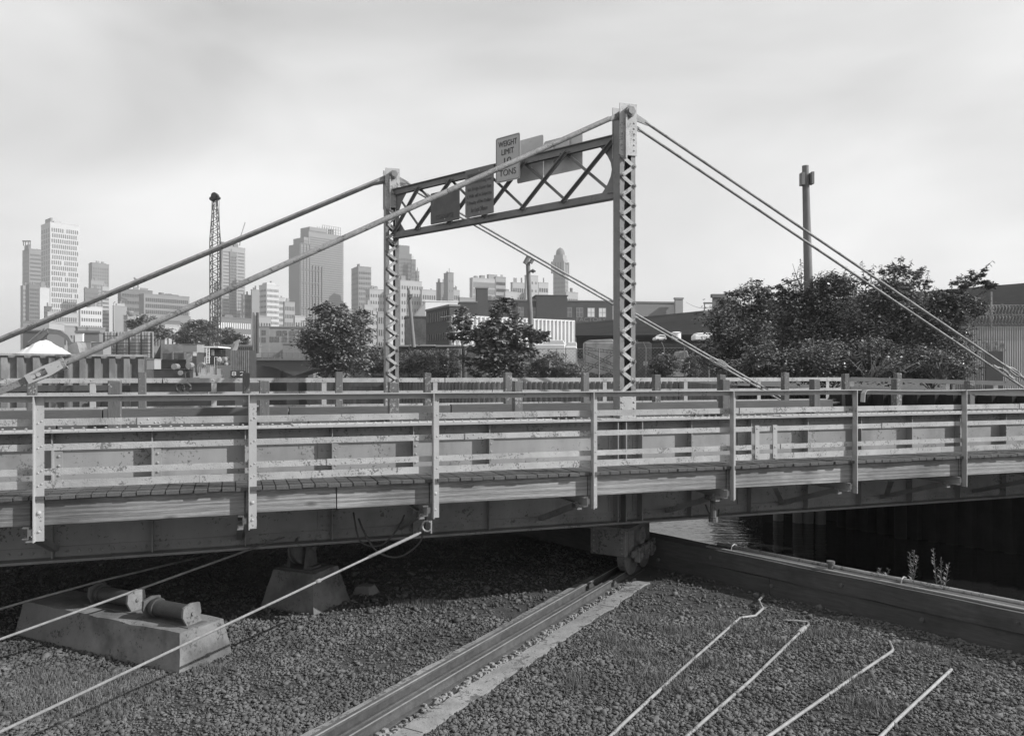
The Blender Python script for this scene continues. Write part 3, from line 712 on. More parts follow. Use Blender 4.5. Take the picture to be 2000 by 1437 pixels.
mb = MB(TF); mb.box(x1, x1+.014, y0+.02, y0+.11, E-2.75, E-2.36); mb.box(x1, x1+.014, y0+.18, y0+.38, E-2.75, E-2.36); mb.build('side_angle', M['gantry'], tk)
mb = MB(TF); mb.tube([(x1, y0+.66, E-2.53), (x1+.05, y0+.66, E-2.53)], .14, 20); mb.tube([(x1+.05, y0+.66, E-2.53), (x1+.09, y0+.66, E-2.53)], .05, 12)
for k in range(6): mb.dome((x1+.05, y0+.66+.105*math.cos(k*PI/3), E-2.53+.105*math.sin(k*PI/3)), (1, 0, 0), .014)
mb.build('axle_cap', M['gantry'], tk, smooth='auto')
for k, (q, r_) in enumerate(((.36, .27), (.93, .25))):
    mb = MB(TF); xw = .0; mb.tube([(xw-.07, y0+q, .10+r_), (xw+.05, y0+q, .10+r_)], r_, 28); mb.tube([(xw+.05, y0+q, .10+r_), (xw+.075, y0+q, .10+r_)], r_+.035, 28)
    mb.tube([(xw+.075, y0+q, .10+r_), (xw+.13, y0+q, .10+r_)], .07, 14); mb.build('wheel', M['truck'], tk, smooth='auto')
mb = MB(TF); mb.bar((x1+.08, y0+.12, .42), (x1+.08, y0+1.15, .46), .04, .10)
for q in (.36, .65, .93): mb.box(x1+.05, x1+.14, y0+q-.07, y0+q+.07, .27, .50); mb.tube([(x1+.14, y0+q, .38), (x1+.17, y0+q, .38)], .055, 12)
mb.build('axle_frame', M['truck'], tk, bevel=.01)
tr = thing('track', 'rusty double rail track set between worn concrete strips running from the truck toward the viewer', 'track', (0, 0, 0), TF)
def strip(x0, x1, y0_, y1_, n, h, mt, nm, seed):
    rr = random.Random(seed); L = (y1_-y0_)/n
    for i in range(n):
        mb = MB(TF); a = y0_+i*L; m_ = 10; pts0 = []; pts1 = []
        for j in range(m_+1): y = a+L*j/m_*.996; pts0.append((x0+rr.uniform(-.012, .012), y)); pts1.append((x1+rr.uniform(-.022, .022), y))
        z = h+rr.uniform(-.006, .006)
        for j in range(m_):
            mb.prism([pts0[j], pts1[j], pts1[j+1], pts0[j+1]], -.05, z)
        bm_ = mb; o = bm_.build(nm, mt, tr)
        o.data.validate(); bm2 = bmesh.new(); bm2.from_mesh(o.data); bmesh.ops.remove_doubles(bm2, verts=bm2.verts, dist=.0005)
        bm2.to_mesh(o.data); bm2.free()
strip(-.47, -.335, -9, -.35, 7, .045, M['trackconc'], 'concrete_strip', 3)
strip(.19, .42, -9, -.2, 6, .03, M['trackconc'], 'concrete_strip', 4)
mb = MB(TF); mb.box(-.47, .44, -9.5, .7, -.06, .006); mb.build('track_bed', M['dirt'], tr)
rr = random.Random(12)
mb = MB(TF)
for k in range(420):
    y = rr.uniform(-9, -.1); x = rr.uniform(.07, .19); q = rr.uniform(.012, .035); mb.frustum(x-q, x+q, y-q, y+q, -.01, .01+rr.uniform(.005, .03), q*.4)
mb.build('broken_concrete', M['trackconc'], tr, kind='stuff')
for x in (-.25, .0):
    mb = MB(TF); y_e = .6
    mb.box(x-.009, x+.009, -9, y_e, .02, .095); mb.box(x-.065, x+.065, -9, y_e, .008, .02)
    rl_ = mb.build('rail', M['rustdark'], tr); mb = MB(TF); mb.box(x-.032, x+.032, -9, y_e, .096, .118); mb.build('rail_head', M['rustdark'], rl_); mb = MB(TF); mb.box(x+.012, x+.028, -9, y_e, .1185, .1215); mb.build('highlight_strip', M['railtop'], rl_)  # thin bright strip stands in for the highlight on each rail
mb = MB(TF); mb.box(-.135, -.12, -9, .2, .01, .07); mb.box(-.19, -.06, -9, .1, .008, .022); mb.build('guard_bar', M['rust'], tr)
rr = random.Random(6)
for k in range(22):
    mb = MB(TF); y = -8.8+k*.4+rr.uniform(-.05, .05); mb.box(-.10, -.045, y, y+.05, .02, .075); mb.build('rail_clip', M['rust'], tr)

# ------------------------------------------------------------------ concrete blocks, rollers, sheave
KF = Frame(-3.5, 8.48, -27)
def block(frame, x0, x1, y0, y1, h, tpr, label, seed):
    n = 14; bm = bmesh.new(); mb = MB(frame); mb.frustum(x0, x1, y0, y1, -.05, h, tpr)
    me = bpy.data.meshes.new('concrete_block'); me.from_pydata(mb.v, [], mb.f); bm.from_mesh(me)
    bmesh.ops.subdivide_edges(bm, edges=bm.edges, cuts=13, use_grid_fill=True)
    from mathutils import noise
    for v in bm.verts:
        p = v.co*3.1+Vector((seed, 0, 0)); nz = noise.noise(p)*.010+noise.noise(v.co*13)*.005
        e = 0
        v.co += Vector((nz, nz*.7, noise.noise(p+Vector((5, 5, 5)))*.008))
        ed = sum([abs(v.co.z-h) < .012, abs(v.co.x-(x1-tpr)) < .03, abs(v.co.y-(y0+tpr)) < .03])
        if ed >= 2: v.co.z -= max(0, noise.noise(v.co*9))*.03
    bm.to_mesh(me); bm.free(); me.materials.append(M['concrete'])
    o = bpy.data.objects.new('concrete_block', me); COL.objects.link(o); o.location = frame.w((0, 0, 0)); o.rotation_euler = (0, 0, frame.a)
    ORG[o.name] = Vector((0, 0, 0)); FRM[o.name] = frame
    return tag(o, label, 'block')
block(KF, -2.85, 0, 0, .74, .41, .07, 'long low tapered concrete block carrying two rollers at lower left', 2)
KF2 = Frame(-2.6, 10.58, -25)
block(KF2, -.93, 0, 0, .82, .50, .13, 'squarer tapered concrete pedestal under the cable sheave', 6)
q_ = GP(722, 1166); KF3 = Frame(q_.x, q_.y, -25)
block(KF3, -.34, 0, 0, .3, .12, .07, 'small low shaded concrete footing right of the sheave pedestal', 9)
def roller(xa, xb, yc, label):
    h = .41; t = thing('cable_roller', label, 'roller', ((xa+xb)/2, yc, h), KF); r = .088
    mb = MB(KF); mb.tube([(xa, yc, h+.125), (xb, yc, h+.125)], r, 22); mb.tube([(xa+.05, yc, h+.125), (xa+.09, yc, h+.125)], r+.02, 22); mb.build('drum', M['darksteel'], t, smooth='auto')
    for x, sg in ((xa-.035, -1), (xb+.005, 1)):
        mb = MB(KF); P = [(x, yc-.07, h+.0), (x, yc+.05, h+.0), (x, yc+.12, h+.12), (x, yc+.10, h+.23), (x, yc-.01, h+.245), (x, yc-.12, h+.21), (x, yc-.13, h+.11)]
        mb.slab(P, (.03, 0, 0)); mb.tube([(x+.03, yc, h+.13), (x+.045, yc, h+.13)], .022, 10)
        mb.slab([(x+.0, yc+.05, h), (x+.0, yc+.16, h), (x+.0, yc+.05, h+.16)], (.012, 0, 0))
        mb.build('end_bracket', M['concrete'] if sg > 0 else M['rust'], t)
    mb = MB(KF); mb.box(xa-.12, xb+.1, yc-.12, yc+.14, h-.005, h+.012); mb.build('base_plate', M['rust'], t)
roller(-.80, -.21, .33, 'black drum roller with pale end bracket near the right end of the long block')
roller(-1.86, -1.22, .42, 'shaded drum roller further left on the long block')
t = thing('cable_sheave', 'grooved dark cable wheel in a rusty bracket on top of the concrete pedestal', 'sheave', (-.5, .4, .5), KF2)
mb = MB(KF2); c = Vector((-.52, .40, .78)); ax = Vector((1, .0, 0))
mb.tube([c-ax*.06, c-ax*.035], .235, 28); mb.tube([c-ax*.035, c+ax*.035], .20, 28); mb.tube([c+ax*.035, c+ax*.06], .235, 28); mb.build('wheel', M['rust'], t, smooth='auto')
mb = MB(KF2); mb.tube([c-ax*.14, c+ax*.22], .035, 10); mb.build('axle', M['rust'], t, smooth='auto')
for sg, x in ((-1, -.12), (1, .12)):
    mb = MB(KF2); mb.slab([(c.x+x, .28, .51), (c.x+x, .52, .51), (c.x+x, .46, .84), (c.x+x, .34, .84)], (.05*sg, 0, 0)); mb.box(c.x+x, c.x+x+.12*sg, .30, .50, .51, .54); mb.build('bracket', M['rust'], t)
mb = MB(KF2); mb.box(-.80, -.22, .22, .6, .49, .512); mb.build('base_plate', M['rust'], t)
def w2(fr, p): return fr.w(p)
rl1 = KF.w((-.75, .33, .635)); sh = KF2.w((-.52, .40, 1.005))
mb = MB(); k = (W(50, 1230, 8.6)-Vector((0, 0, 0))); p_ = W(50, 1230, 8.6); mb.tube([p_+(p_-sh)*.3, p_, p_.lerp(sh, .5), sh], .015, 8)
tag(mb.build('wire_rope', M['rope'], smooth=True), 'taut wire rope passing over the front roller to the cable sheave', 'rope')
mb = MB(); mb.tube([W(-60, 1207, 9.1), W(50, 1174, 9.4), W(205, 1132, 9.9), W(420, 1080, 11.5)], .014, 8)
tag(mb.build('wire_rope', M['rope'], smooth=True), 'upper wire rope at far left vanishing under the bridge', 'rope')
# mooring rope and shackle
shk = BF.w((2.157*2-.02, -.01, E-1.83)); e1 = W(50, 1405, 6.2); e2 = shk+Vector((-.13, -.05, -.10))
mb = MB(); dr = (e1-e2).normalized(); mb.tube([e2, e2+dr*.4, e2+dr*1.6, e2+dr*2.0, e1, e1+dr*1.5], .013, 10)
mb.tube([e2+dr*.05, e2+dr*.9], .019, 10); mb.tube([e2+dr*1.65-dr*.03, e2+dr*1.65+dr*.03], .022, 10)
tag(mb.build('mooring_rope', M['rope'], smooth=True), 'long taut rope from the shackle under the walkway down to the lower left corner', 'rope')
t = thing('shackle', 'bright bow shackle hanging below the third walkway post', 'shackle', shk)
mb = MB(); ring = [shk+Vector((-.055+.06*math.cos(q), 0, -.03+.065*math.sin(q))) for q in [PI*.2+PI*1.6*k/14 for k in range(15)]]; mb.tube(ring, .014, 8); mb.build('bow', M['pipe'], t, smooth=True)
mb = MB(); mb.tube([ring[0]+Vector((0, 0, .03)), ring[-1]+Vector((0, 0, -.05))], .012, 8); mb.build('pin', M['pipe'], t)
mb = MB()
for P, rr_ in (([(690, 1000), (700, 1050), (716, 1064), (735, 1066), (752, 1060), (775, 1035), (790, 1005)], .012), ([(832, 1010), (822, 1055), (795, 1080), (768, 1088), (735, 1075), (712, 1040), (700, 1012)], .014)):
    pts = [W(x, y, 10.6) for x, y in P]; q = []
    for i in range(len(pts)-1):
        for k in range(4):
            p0, p1, p2, p3 = pts[max(i-1, 0)], pts[i], pts[i+1], pts[min(i+2, len(pts)-1)]; s_ = k/4
            q.append(.5*((2*p1)+(p2-p0)*s_+(2*p0-5*p1+4*p2-p3)*s_**2+(3*p1-p0-3*p2+p3)*s_**3))
    q.append(pts[-1]); mb.tube(q, rr_, 7)
tag(mb.build('hanging_hose', M['darksteel'], smooth=True), 'dark hose hanging in loops under the left half of the girder', 'hose')
mb = MB(); pts = [W(1378, 985, 12.0), W(1384, 1000, 12.0), W(1395, 1010, 12.0), (W(1403, 1008, 12.0)), W(1404, 995, 12.0)]; mb.tube(pts, .012, 7)
tag(mb.build('hanging_hose', M['darksteel'], smooth=True), 'short dark hose loop under the girder right of the roller truck', 'hose')

# ------------------------------------------------------------------ pipes on the gravel
def pipe(P, label, r=.017):
    pts = [GP(x, y, z) for x, y, z in P]; mb = MB(); mb.tube(pts, r, 10); o = mb.build('conduit_pipe', M['pipe'], smooth='auto')
    tag(o, label, 'pipe', 'pipes lying on the gravel at lower right'); return o
pipe([(1150, 1478, .028), (1220, 1410, .028), (1328, 1310, .028), (1445, 1206, .035), (1475, 1202, .035), (1490, 1188, .07), (1482, 1172, .08), (1491, 1163, .028)], 'pale pipe with zigzag bent end, nearest the track')
pipe([(1290, 1484, .028), (1375, 1407, .028), (1468, 1326, .028), (1568, 1229, .028)], 'pale pipe with small fitting at its tip, second from the track')
mb = MB(); mb.tube([GP(1566, 1230, .028), GP(1580, 1219, .028), GP(1576, 1214, .028), GP(1560, 1212, .04), GP(1530, 1211, .03)], .014, 8); mb.tube([GP(1560, 1236, .028), GP(1572, 1226, .028)], .034, 10)
tag(mb.build('pipe_fitting', M['pipe'], smooth='auto'), 'thin bent rod and coupling at the tip of the second pipe', 'fitting')
pipe([(1460, 1466, .028), (1548, 1404, .028), (1690, 1306, .028), (1741, 1272, .028), (1744, 1268, .028), (1737, 1252, .028)], 'pale pipe with short upturned hooked end, third from the track')
pipe([(1680, 1478, .028), (1752, 1405, .028), (1858, 1307, .035)], 'short straight pale pipe, rightmost of the four on the gravel')

# ------------------------------------------------------------------ timber bank wall
bw_ = thing('timber_bank_wall', 'dark heavy timber retaining beam along the canal edge at lower right', 'retaining wall', (0, 0, 0), NB)
for z0, z1, cuts, y0_ in ((-.3, .235, (-14, -6.2, 1.9, 9.5), .02), (.241, .48, (-14, -3.0, 5.6, 9.5), 0)):
    for a, c in zip(cuts[:-1], cuts[1:]):
        n = max(2, int((c-a)/.35)); mb = MB(NB); rr = random.Random(a)
        for i in range(n):
            xa, xb = a+(c-a)*i/n, a+(c-a)*(i+1)/n
            mb.box(xa+(.004 if i == 0 else 0), xb-(.004 if i == n-1 else 0), y0_, .34, z0, z1)
        o = mb.build('timber', M['oldwood'], bw_)
        bm2 = bmesh.new(); bm2.from_mesh(o.data); bmesh.ops.remove_doubles(bm2, verts=bm2.verts, dist=.0005)
        bmesh.ops.delete(bm2, geom=[f for f in bm2.faces if len([1 for e in f.edges if len(e.link_faces) > 2]) == 4], context='FACES_ONLY')
        for v in bm2.verts:
            from mathutils import noise
            v.co.y += noise.noise(v.co*1.7)*.02*(1 if v.co.y < .1 else 0); v.co.z += noise.noise(v.co*1.3+Vector((9, 0, 0)))*.015
        bm2.to_mesh(o.data); bm2.free()
for k in range(9):
    mb = MB(NB); x_ = -1.2+k*1.05; mb.tube([(x_, -.03, .36-.22*(k % 2)), (x_, .01, .36-.22*(k % 2))], .028, 10); mb.dome((x_, -.03, .36-.22*(k % 2)), (0, -1, 0), .015); mb.build('bolt', M['rust'], bw_)
# far side edging plank and the conduit lying on top
mb = MB(NB); mb.box(.75, 9.5, .06, .12, .485, .505); mb.build('edge_plank', M['pole'], bw_)
cp = thing('bank_conduit', 'long pale conduit clamped on top of the timber bank wall', 'pipe', (1, .2, .6), NB)
mb = MB(NB); mb.tube([(.85, .23, .525), (3.2, .22, .53), (6, .23, .53), (9.5, .22, .53)], .026, 10); mb.build('conduit', M['pipe'], cp, smooth=True)
for x in (1.15, 3.72, 5.7, 7.3, 8.8):
    mb = MB(NB); mb.tube([(x, .15, .49), (x, .17, .55), (x, .23, .572), (x, .29, .55), (x, .31, .49)], .010, 6); mb.build('clamp', M['pipe'], cp)
mb = MB(NB); mb.tube([(2.75, .18, .48), (2.75, .18, .57)], .035, 12); mb.tube([(2.75, .18, .57), (2.75, .18, .61)], .055, 12); tag(mb.build('mooring_cleat', M['rust'], smooth='auto'), 'small rusty bollard on the timber bank wall beside the conduit', 'cleat')
# pilings and abutment across the canal
rr = random.Random(5)
for i, (px, Y) in enumerate(((1520, 20.9), (1558, 20.6), (1578, 20.5), (1602, 20.4), (1645, 20.0), (1700, 19.4), (1760, 18.6))):
    q = W(px, 1010, Y); mb = MB(); mb.tube([(q.x, q.y, -1.2), (q.x+rr.uniform(-.03, .03), q.y, 1.2)], .13, 12); o = mb.build('timber_pile', M['pole'] if i < 4 else M['shadedark'], smooth='auto')  # last piles have the shade put into their colour
    tag(o, 'round timber pile under the right end of the bridge, %s' % ('leftmost', 'second from left', 'third from left', 'fourth from left', 'fifth from left', 'sixth from left', 'rightmost in shade')[i], 'pile', 'timber piles below the far bridge end')
ab = thing('abutment', 'dark planked abutment behind the timber piles at the right end of the bridge', 'abutment', (10, 19, -.6))
mb = MB(); A, B_ = Vector((6.9, 22.3, 0)), Vector((15, 12.9, 0)); dd = (B_-A).normalized(); nn = Vector((-dd.y, dd.x, 0))
if nn.y < 0: nn = -nn
first = None
for k in range(8):
    P = [A+nn*.1, B_+nn*.1]; mb = MB(); mb.bar((P[0].x, P[0].y, -.75+k*.36), (P[1].x, P[1].y, -.75+k*.36), .12, .35); mb.build('plank', M['shadedark'], ab)
# weeds on the canal edge
def weed(px, py, t_, h, seed, label):
    o = thing('weed', label, 'weed', (t_, .36, .45), NB); r = random.Random(seed); mb = MB(NB); lf = MB(NB)
    for s_ in range(3 if h > .3 else 2):
        x = t_+r.uniform(-.06, .06); top = (x+r.uniform(-.08, .08),   .38+r.uniform(-.04, .04), .45+h*r.uniform(.7, 1)); mb.tube([(x, .36, .4), top], .004, 5)
        for k in range(26):
            f = k/26; p = Vector((x, .36, .4)).lerp(Vector(top), .2+.8*f); a = r.uniform(0, 2*PI); L = .075*(1-.5*f); d_ = Vector((math.cos(a), math.sin(a)*.6, .6)).normalized(); sd = Vector((-d_.y, d_.x, 0))*L*.2
            lf.add([p, p+d_*L*.5+sd, p+d_*L, p+d_*L*.5-sd], [(0, 1, 2, 3)])
    mb.build('stem', M['grass'], o); lf.build('foliage', M['leaf_mid'], o, kind='stuff')
def t_at(px, v=.36):
    k = (px-HX)/F; c, n = math.cos(NB.a), math.sin(NB.a); return (k*(13.07+c*v)-2.49+n*v)/(c-k*n)
weed(1788, 1120, t_at(1788), .50, 1, 'bushy weed on the canal edge, left of the pair')
weed(1832, 1120, t_at(1834), .52, 2, 'tall narrow weed on the canal edge, right of the pair')
weed(1725, 1120, t_at(1722), .16, 3, 'small arching weed on the canal edge at the left of the taller weeds')
#@@BG0
# ================================================================== FOLIAGE
def leaf_arrays(blobs, n, size, seed, clump=.28, shell=.55):
    r = np.random.default_rng(seed); V = []
    w = np.array([b[3]*b[4]*b[5] for b in blobs])**.8; w = w/w.sum()
    per = 42; K = max(4, n//per)
    bi = r.choice(len(blobs), K, p=w); Bk = np.array([b[:6] for b in blobs], float)[bi]
    d = r.normal(size=(K, 3)); d /= np.linalg.norm(d, axis=1)[:, None]
    rad = shell+(1.08-shell)*r.uniform(0, 1, K)**.8
    C = Bk[:, :3]+d*rad[:, None]*Bk[:, 3:6]
    cs = clump*np.cbrt(Bk[:, 3]*Bk[:, 4]*Bk[:, 5])*r.uniform(.5, 1.25, K)
    m = r.integers(int(per*.4), int(per*1.5), K); idx = np.repeat(np.arange(K), m); N = len(idx)
    off = r.normal(size=(N, 3))*.5; off[:, 2] *= .6
    P = C[idx]+off*cs[idx][:, None]
    L = size*r.uniform(.55, 1.3, N)
    a = r.uniform(0, 2*PI, N); dr = np.stack([np.cos(a), np.sin(a), r.uniform(-.8, .35, N)], -1); dr /= np.linalg.norm(dr, axis=1)[:, None]
    up = r.normal(size=(N, 3))*.45+np.array([0, 0, 1.]); sd = np.cross(dr, up); sd /= np.linalg.norm(sd, axis=1)[:, None]
    nr = np.cross(sd, dr)
    Lc = L[:, None]
    V = np.stack([P, P+dr*Lc*.45+sd*Lc*.27-nr*Lc*.06, P+dr*Lc, P+dr*Lc*.45-sd*Lc*.27-nr*Lc*.06], 1).reshape(-1, 3)
    return V, np.arange(N*4).reshape(-1, 4), C
def tree(name, label, base, blobs, n, size, seed, mt='leaf', trunk_r=.12, cat='tree', limbs=14, group=None, clump=.28, shell=.55, shoots=()):
    t = thing(name, label, cat, base, WF, group); r = random.Random(seed)
    V, Fa, C = leaf_arrays(blobs, n, size, seed, clump, shell)
    o = mesh_np('crown', V, Fa, 4, M[mt], None, t)
    mb = MB(); b0 = Vector(base); cen = Vector(np.array([b[:3] for b in blobs]).mean(0).tolist())
    k1 = b0.lerp(cen, .45)+Vector((r.uniform(-.1, .1), 0, 0)); mb.tube([b0, b0.lerp(k1, .5)+Vector((.04, 0, 0)), k1, k1.lerp(cen, .6)], trunk_r, 9, trunk_r*.45)
    mb.build('trunk', M['bark'], t, smooth=True)
    mb = MB()
    for i in range(limbs):
        c = Vector(C[r.randrange(len(C))].tolist()); s0 = b0.lerp(k1, r.uniform(.5, 1)); mid = s0.lerp(c, .5)+Vector((0, 0, .12*(c-s0).length)); mb.tube([s0, mid, c], trunk_r*.38, 5, trunk_r*.08)
    mb.build('branches', M['bark'], t, kind='stuff')
    if shoots:
        mb = MB(); lf = MB()
        for (xa, ya, xb, yb, Y_) in shoots:
            a, b_ = W(xa, ya, Y_), W(xb, yb, Y_+r.uniform(-.4, .4)); mid_ = a.lerp(b_, .5)+Vector((r.uniform(-.08, .08), 0, 0)); mb.tube([a, mid_, b_], .018, 5, .004)
            m_ = max(8, int((b_-a).length/.035))
            for k in range(m_):
                f_ = .15+.85*k/m_; p = a.lerp(mid_, f_*2) if f_ < .5 else mid_.lerp(b_, f_*2-1)
                an = r.uniform(0, 2*PI); L = size*r.uniform(.7, 1.35); d_ = Vector((math.cos(an), math.sin(an), r.uniform(-.7, .2))).normalized(); sd = d_.cross(Vector((0, 0, 1))).normalized()*L*.2
                p = p+Vector((0, 0, r.uniform(-.03, .03))); lf.add([p, p+d_*L*.5+sd, p+d_*L+Vector((0, 0, -.25*L)), p+d_*L*.5-sd], [(0, 1, 2, 3)])
        mb.build('shoot_stems', M['bark'], t, kind='stuff'); lf.build('shoot_leaves', M[mt], t, kind='stuff')
    return t
def bl(px, py, Y, rpx, rpy, dy=0, ry=None):          # ellipsoid from photo columns at a real distance
    c = W(px, py, Y+dy); a = rpx/F*(Y+dy); b_ = rpy/F*(Y+dy); return (c.x, c.y, c.z, a, ry or a*.9, b_)
LZ = 2.3
# dark shrub mass on the far bank, tree by tree
tree('ailanthus_tree', 'leafy young tree with drooping spear leaves at the left end of the shrub mass', (W(1470, 0, 34).x, 34, LZ), [bl(1440, 650, 34, 62, 62), bl(1500, 655, 34, 62, 65, 1), bl(1410, 690, 34, 45, 45), bl(1468, 585, 34, 38, 34), bl(1420, 588, 34, 12, 26), bl(1478, 560, 34, 9, 22), bl(1500, 600, 34, 30, 24)], 24000, .15, 11, clump=.36, shoots=[(1468, 610, 1469, 541, 34), (1476, 605, 1482, 552, 34), (1458, 610, 1452, 562, 34), (1422, 620, 1426, 566, 34), (1432, 618, 1440, 578, 34), (1408, 640, 1400, 596, 34), (1496, 610, 1504, 574, 34), (1514, 615, 1526, 582, 34), (1485, 610, 1492, 562, 34), (1396, 660, 1380, 628, 34), (1445, 615, 1447, 588, 34)])
tree('broad_tree', 'broad dark tree crowding the base of the tall utility pole', (W(1590, 0, 31).x, 31, LZ), [bl(1560, 620, 31, 52, 60), bl(1620, 610, 31, 60, 66), bl(1590, 680, 30.5, 80, 58), bl(1628, 558, 31, 42, 22), bl(1540, 570, 31, 24, 22), bl(1560, 528, 31, 7, 24)], 32000, .13, 12, clump=.36, shoots=[(1562, 580, 1563, 505, 31), (1556, 585, 1549, 530, 31), (1540, 590, 1524, 556, 31), (1600, 560, 1606, 528, 31), (1620, 550, 1630, 524, 31), (1640, 552, 1652, 520, 31), (1655, 560, 1668, 530, 31), (1585, 570, 1592, 538, 31), (1530, 595, 1518, 560, 31)])
tree('broad_tree', 'tallest dark tree of the shrub mass with ragged pointed top, right of the pole', (W(1750, 0, 29).x, 29, LZ), [bl(1745, 600, 29, 58, 54), bl(1700, 625, 29, 52, 60), bl(1790, 640, 29, 62, 60), bl(1755, 545, 29, 32, 30), bl(1760, 520, 29, 10, 18), bl(1800, 545, 29, 14, 28), bl(1740, 690, 28.5, 85, 52), bl(1695, 540, 29, 12, 20)], 36000, .12, 13, clump=.36, shoots=[(1690, 560, 1684, 508, 29), (1700, 560, 1706, 515, 29), (1740, 535, 1742, 508, 29), (1758, 530, 1760, 498, 29), (1775, 535, 1782, 506, 29), (1795, 560, 1806, 518, 29), (1800, 570, 1815, 528, 29), (1726, 545, 1722, 516, 29), (1812, 590, 1826, 558, 29)])
tree('broad_tree', 'spreading tree with a long leafy branch reaching right near the razor wire', (W(1850, 0, 27).x, 27, LZ), [bl(1840, 640, 27, 48, 62), bl(1880, 600, 27, 45, 22), bl(1850, 585, 27, 34, 24), bl(1885, 552, 27, 28, 12), bl(1912, 532, 27, 16, 9), bl(1930, 518, 27, 12, 6), bl(1925, 556, 27, 22, 7), bl(1840, 700, 26.5, 60, 45)], 24000, .11, 14, clump=.36, shoots=[(1860, 590, 1900, 548, 27), (1895, 555, 1940, 508, 27), (1880, 570, 1925, 530, 27), (1900, 565, 1942, 548, 27), (1850, 580, 1858, 552, 27), (1890, 590, 1935, 560, 27)])
tree('bush', 'low bush filling the bank under the tall pole', (W(1640, 0, 26.5).x, 26.5, LZ), [bl(1600, 705, 26.5, 60, 40), bl(1665, 715, 26.5, 40, 24), bl(1710, 700, 26.5, 50, 38), bl(1540, 712, 26.5, 50, 28), bl(1490, 700, 27.5, 36, 36), bl(1440, 720, 28, 44, 22)], 22000, .11, 15, clump=.4, trunk_r=.05, cat='bush')
tree('bush', 'low arching bush with pale twigs in front of the corrugated fence', (W(1830, 0, 25).x, 25, LZ), [bl(1810, 710, 25, 44, 32), bl(1866, 725, 25, 26, 18), bl(1755, 722, 25, 36, 20)], 9000, .10, 16, clump=.45, trunk_r=.05, cat='bush')
r = random.Random(21)
for cx_ in (1835, 1700):
    mb = MB()
    for k in range(26):
        a = W(cx_+r.uniform(-12, 12), 745, 24.6); tip = W(cx_+r.uniform(-75, 75), 690+r.uniform(-22, 40), 24.3+r.uniform(-.5, .3)); mid = a.lerp(tip, .6)+Vector((0, 0, .35)); mb.tube([a, mid, tip], .009, 4, .003)
    tag(mb.build('arching_twigs', M['pole'], kind='stuff'), 'spray of pale bare arching twigs at the foot of the shrubs, %s' % ('right' if cx_ > 1800 else 'left'), 'twigs')
tree('round_tree', 'dark round crowned tree at the waterside left of the far column', (W(655, 0, 62).x, 62, 1.5), [bl(650, 660, 62, 62, 44), bl(648, 625, 62, 36, 26), bl(690, 640, 62, 38, 34, 1), bl(620, 665, 62, 34, 24), bl(665, 700, 62, 56, 34), bl(712, 620, 63, 16, 22), bl(630, 600, 62, 22, 10), bl(663, 598, 62, 14, 8)], 27000, .27, 31, clump=.36, trunk_r=.2)
tree('magnolia_tree', 'glossy broad leaved tree in front of the white container', (W(975, 0, 64).x, 64, LZ), [bl(985, 620, 64, 26, 34), bl(985, 592, 64, 11, 16), bl(965, 655, 64, 40, 28), bl(1010, 650, 64, 36, 26), bl(1050, 655, 64, 26, 14), bl(960, 695, 64, 40, 26), bl(930, 715, 64, 22, 18), bl(1010, 690, 64, 34, 24), bl(985, 720, 64, 40, 20)], 12000, .40, 32, clump=.34, trunk_r=.1)
tree('thin_sapling', 'thin airy sapling in front of the left end of the white container', (W(903, 0, 64).x, 64, LZ), [bl(905, 625, 64, 20, 22), bl(890, 650, 64, 18, 14), bl(920, 655, 64, 22, 16), bl(900, 610, 64, 12, 12), bl(912, 690, 64, 16, 14)], 2600, .34, 33, mt='leaf_mid', trunk_r=.06, clump=.4)
tree('bush', 'feathery pale bush in front of the parked truck', (W(1085, 0, 37).x, 65, LZ), [bl(1075, 712, 65, 34, 26), bl(1110, 722, 65, 30, 16), bl(1055, 725, 65, 30, 16)], 12000, .16, 34, mt='leaf_mid', trunk_r=.04, cat='bush')
tree('bush', 'dark rounded bush beside the rusty silo', (W(1300, 0, 38).x, 66, LZ), [bl(1300, 712, 66, 26, 22), bl(1275, 725, 66, 20, 14), bl(1350, 715, 67, 18, 26)], 9000, .18, 35, trunk_r=.04, cat='bush')
tree('far_tree', 'dense dark conical tree left of the crane boom', (W(385, 0, 190).x, 190, 3), [bl(385, 655, 190, 34, 26), bl(390, 635, 190, 22, 14), bl(360, 662, 190, 18, 16)], 14000, .6, 36, trunk_r=.3)
tree('far_tree', 'small dark tree above the tiled roof right of the crane boom', (W(440, 0, 195).x, 195, 3), [bl(438, 655, 195, 22, 16), bl(470, 662, 195, 18, 9)], 6000, .6, 37, trunk_r=.3)
tree('far_tree', 'thin crowned tree in front of the long grid fronted slab block', (W(280, 0, 170).x, 170, 5), [bl(262, 632, 170, 14, 12), bl(285, 630, 170, 22, 14), bl(305, 648, 170, 26, 12), bl(330, 652, 170, 18, 8)], 5000, .6, 38, trunk_r=.3, clump=.4)
tree('ivy', 'dark creeper tangle spilling over the mossy wall right of the far column', (W(830, 0, 45).x, 66, LZ), [bl(820, 700, 66, 40, 16), bl(870, 695, 66, 28, 12), bl(780, 715, 66, 40, 12), bl(735, 705, 66, 36, 24), bl(850, 722, 66, 50, 10)], 12000, .2, 39, trunk_r=.04, cat='creeper', clump=.5)

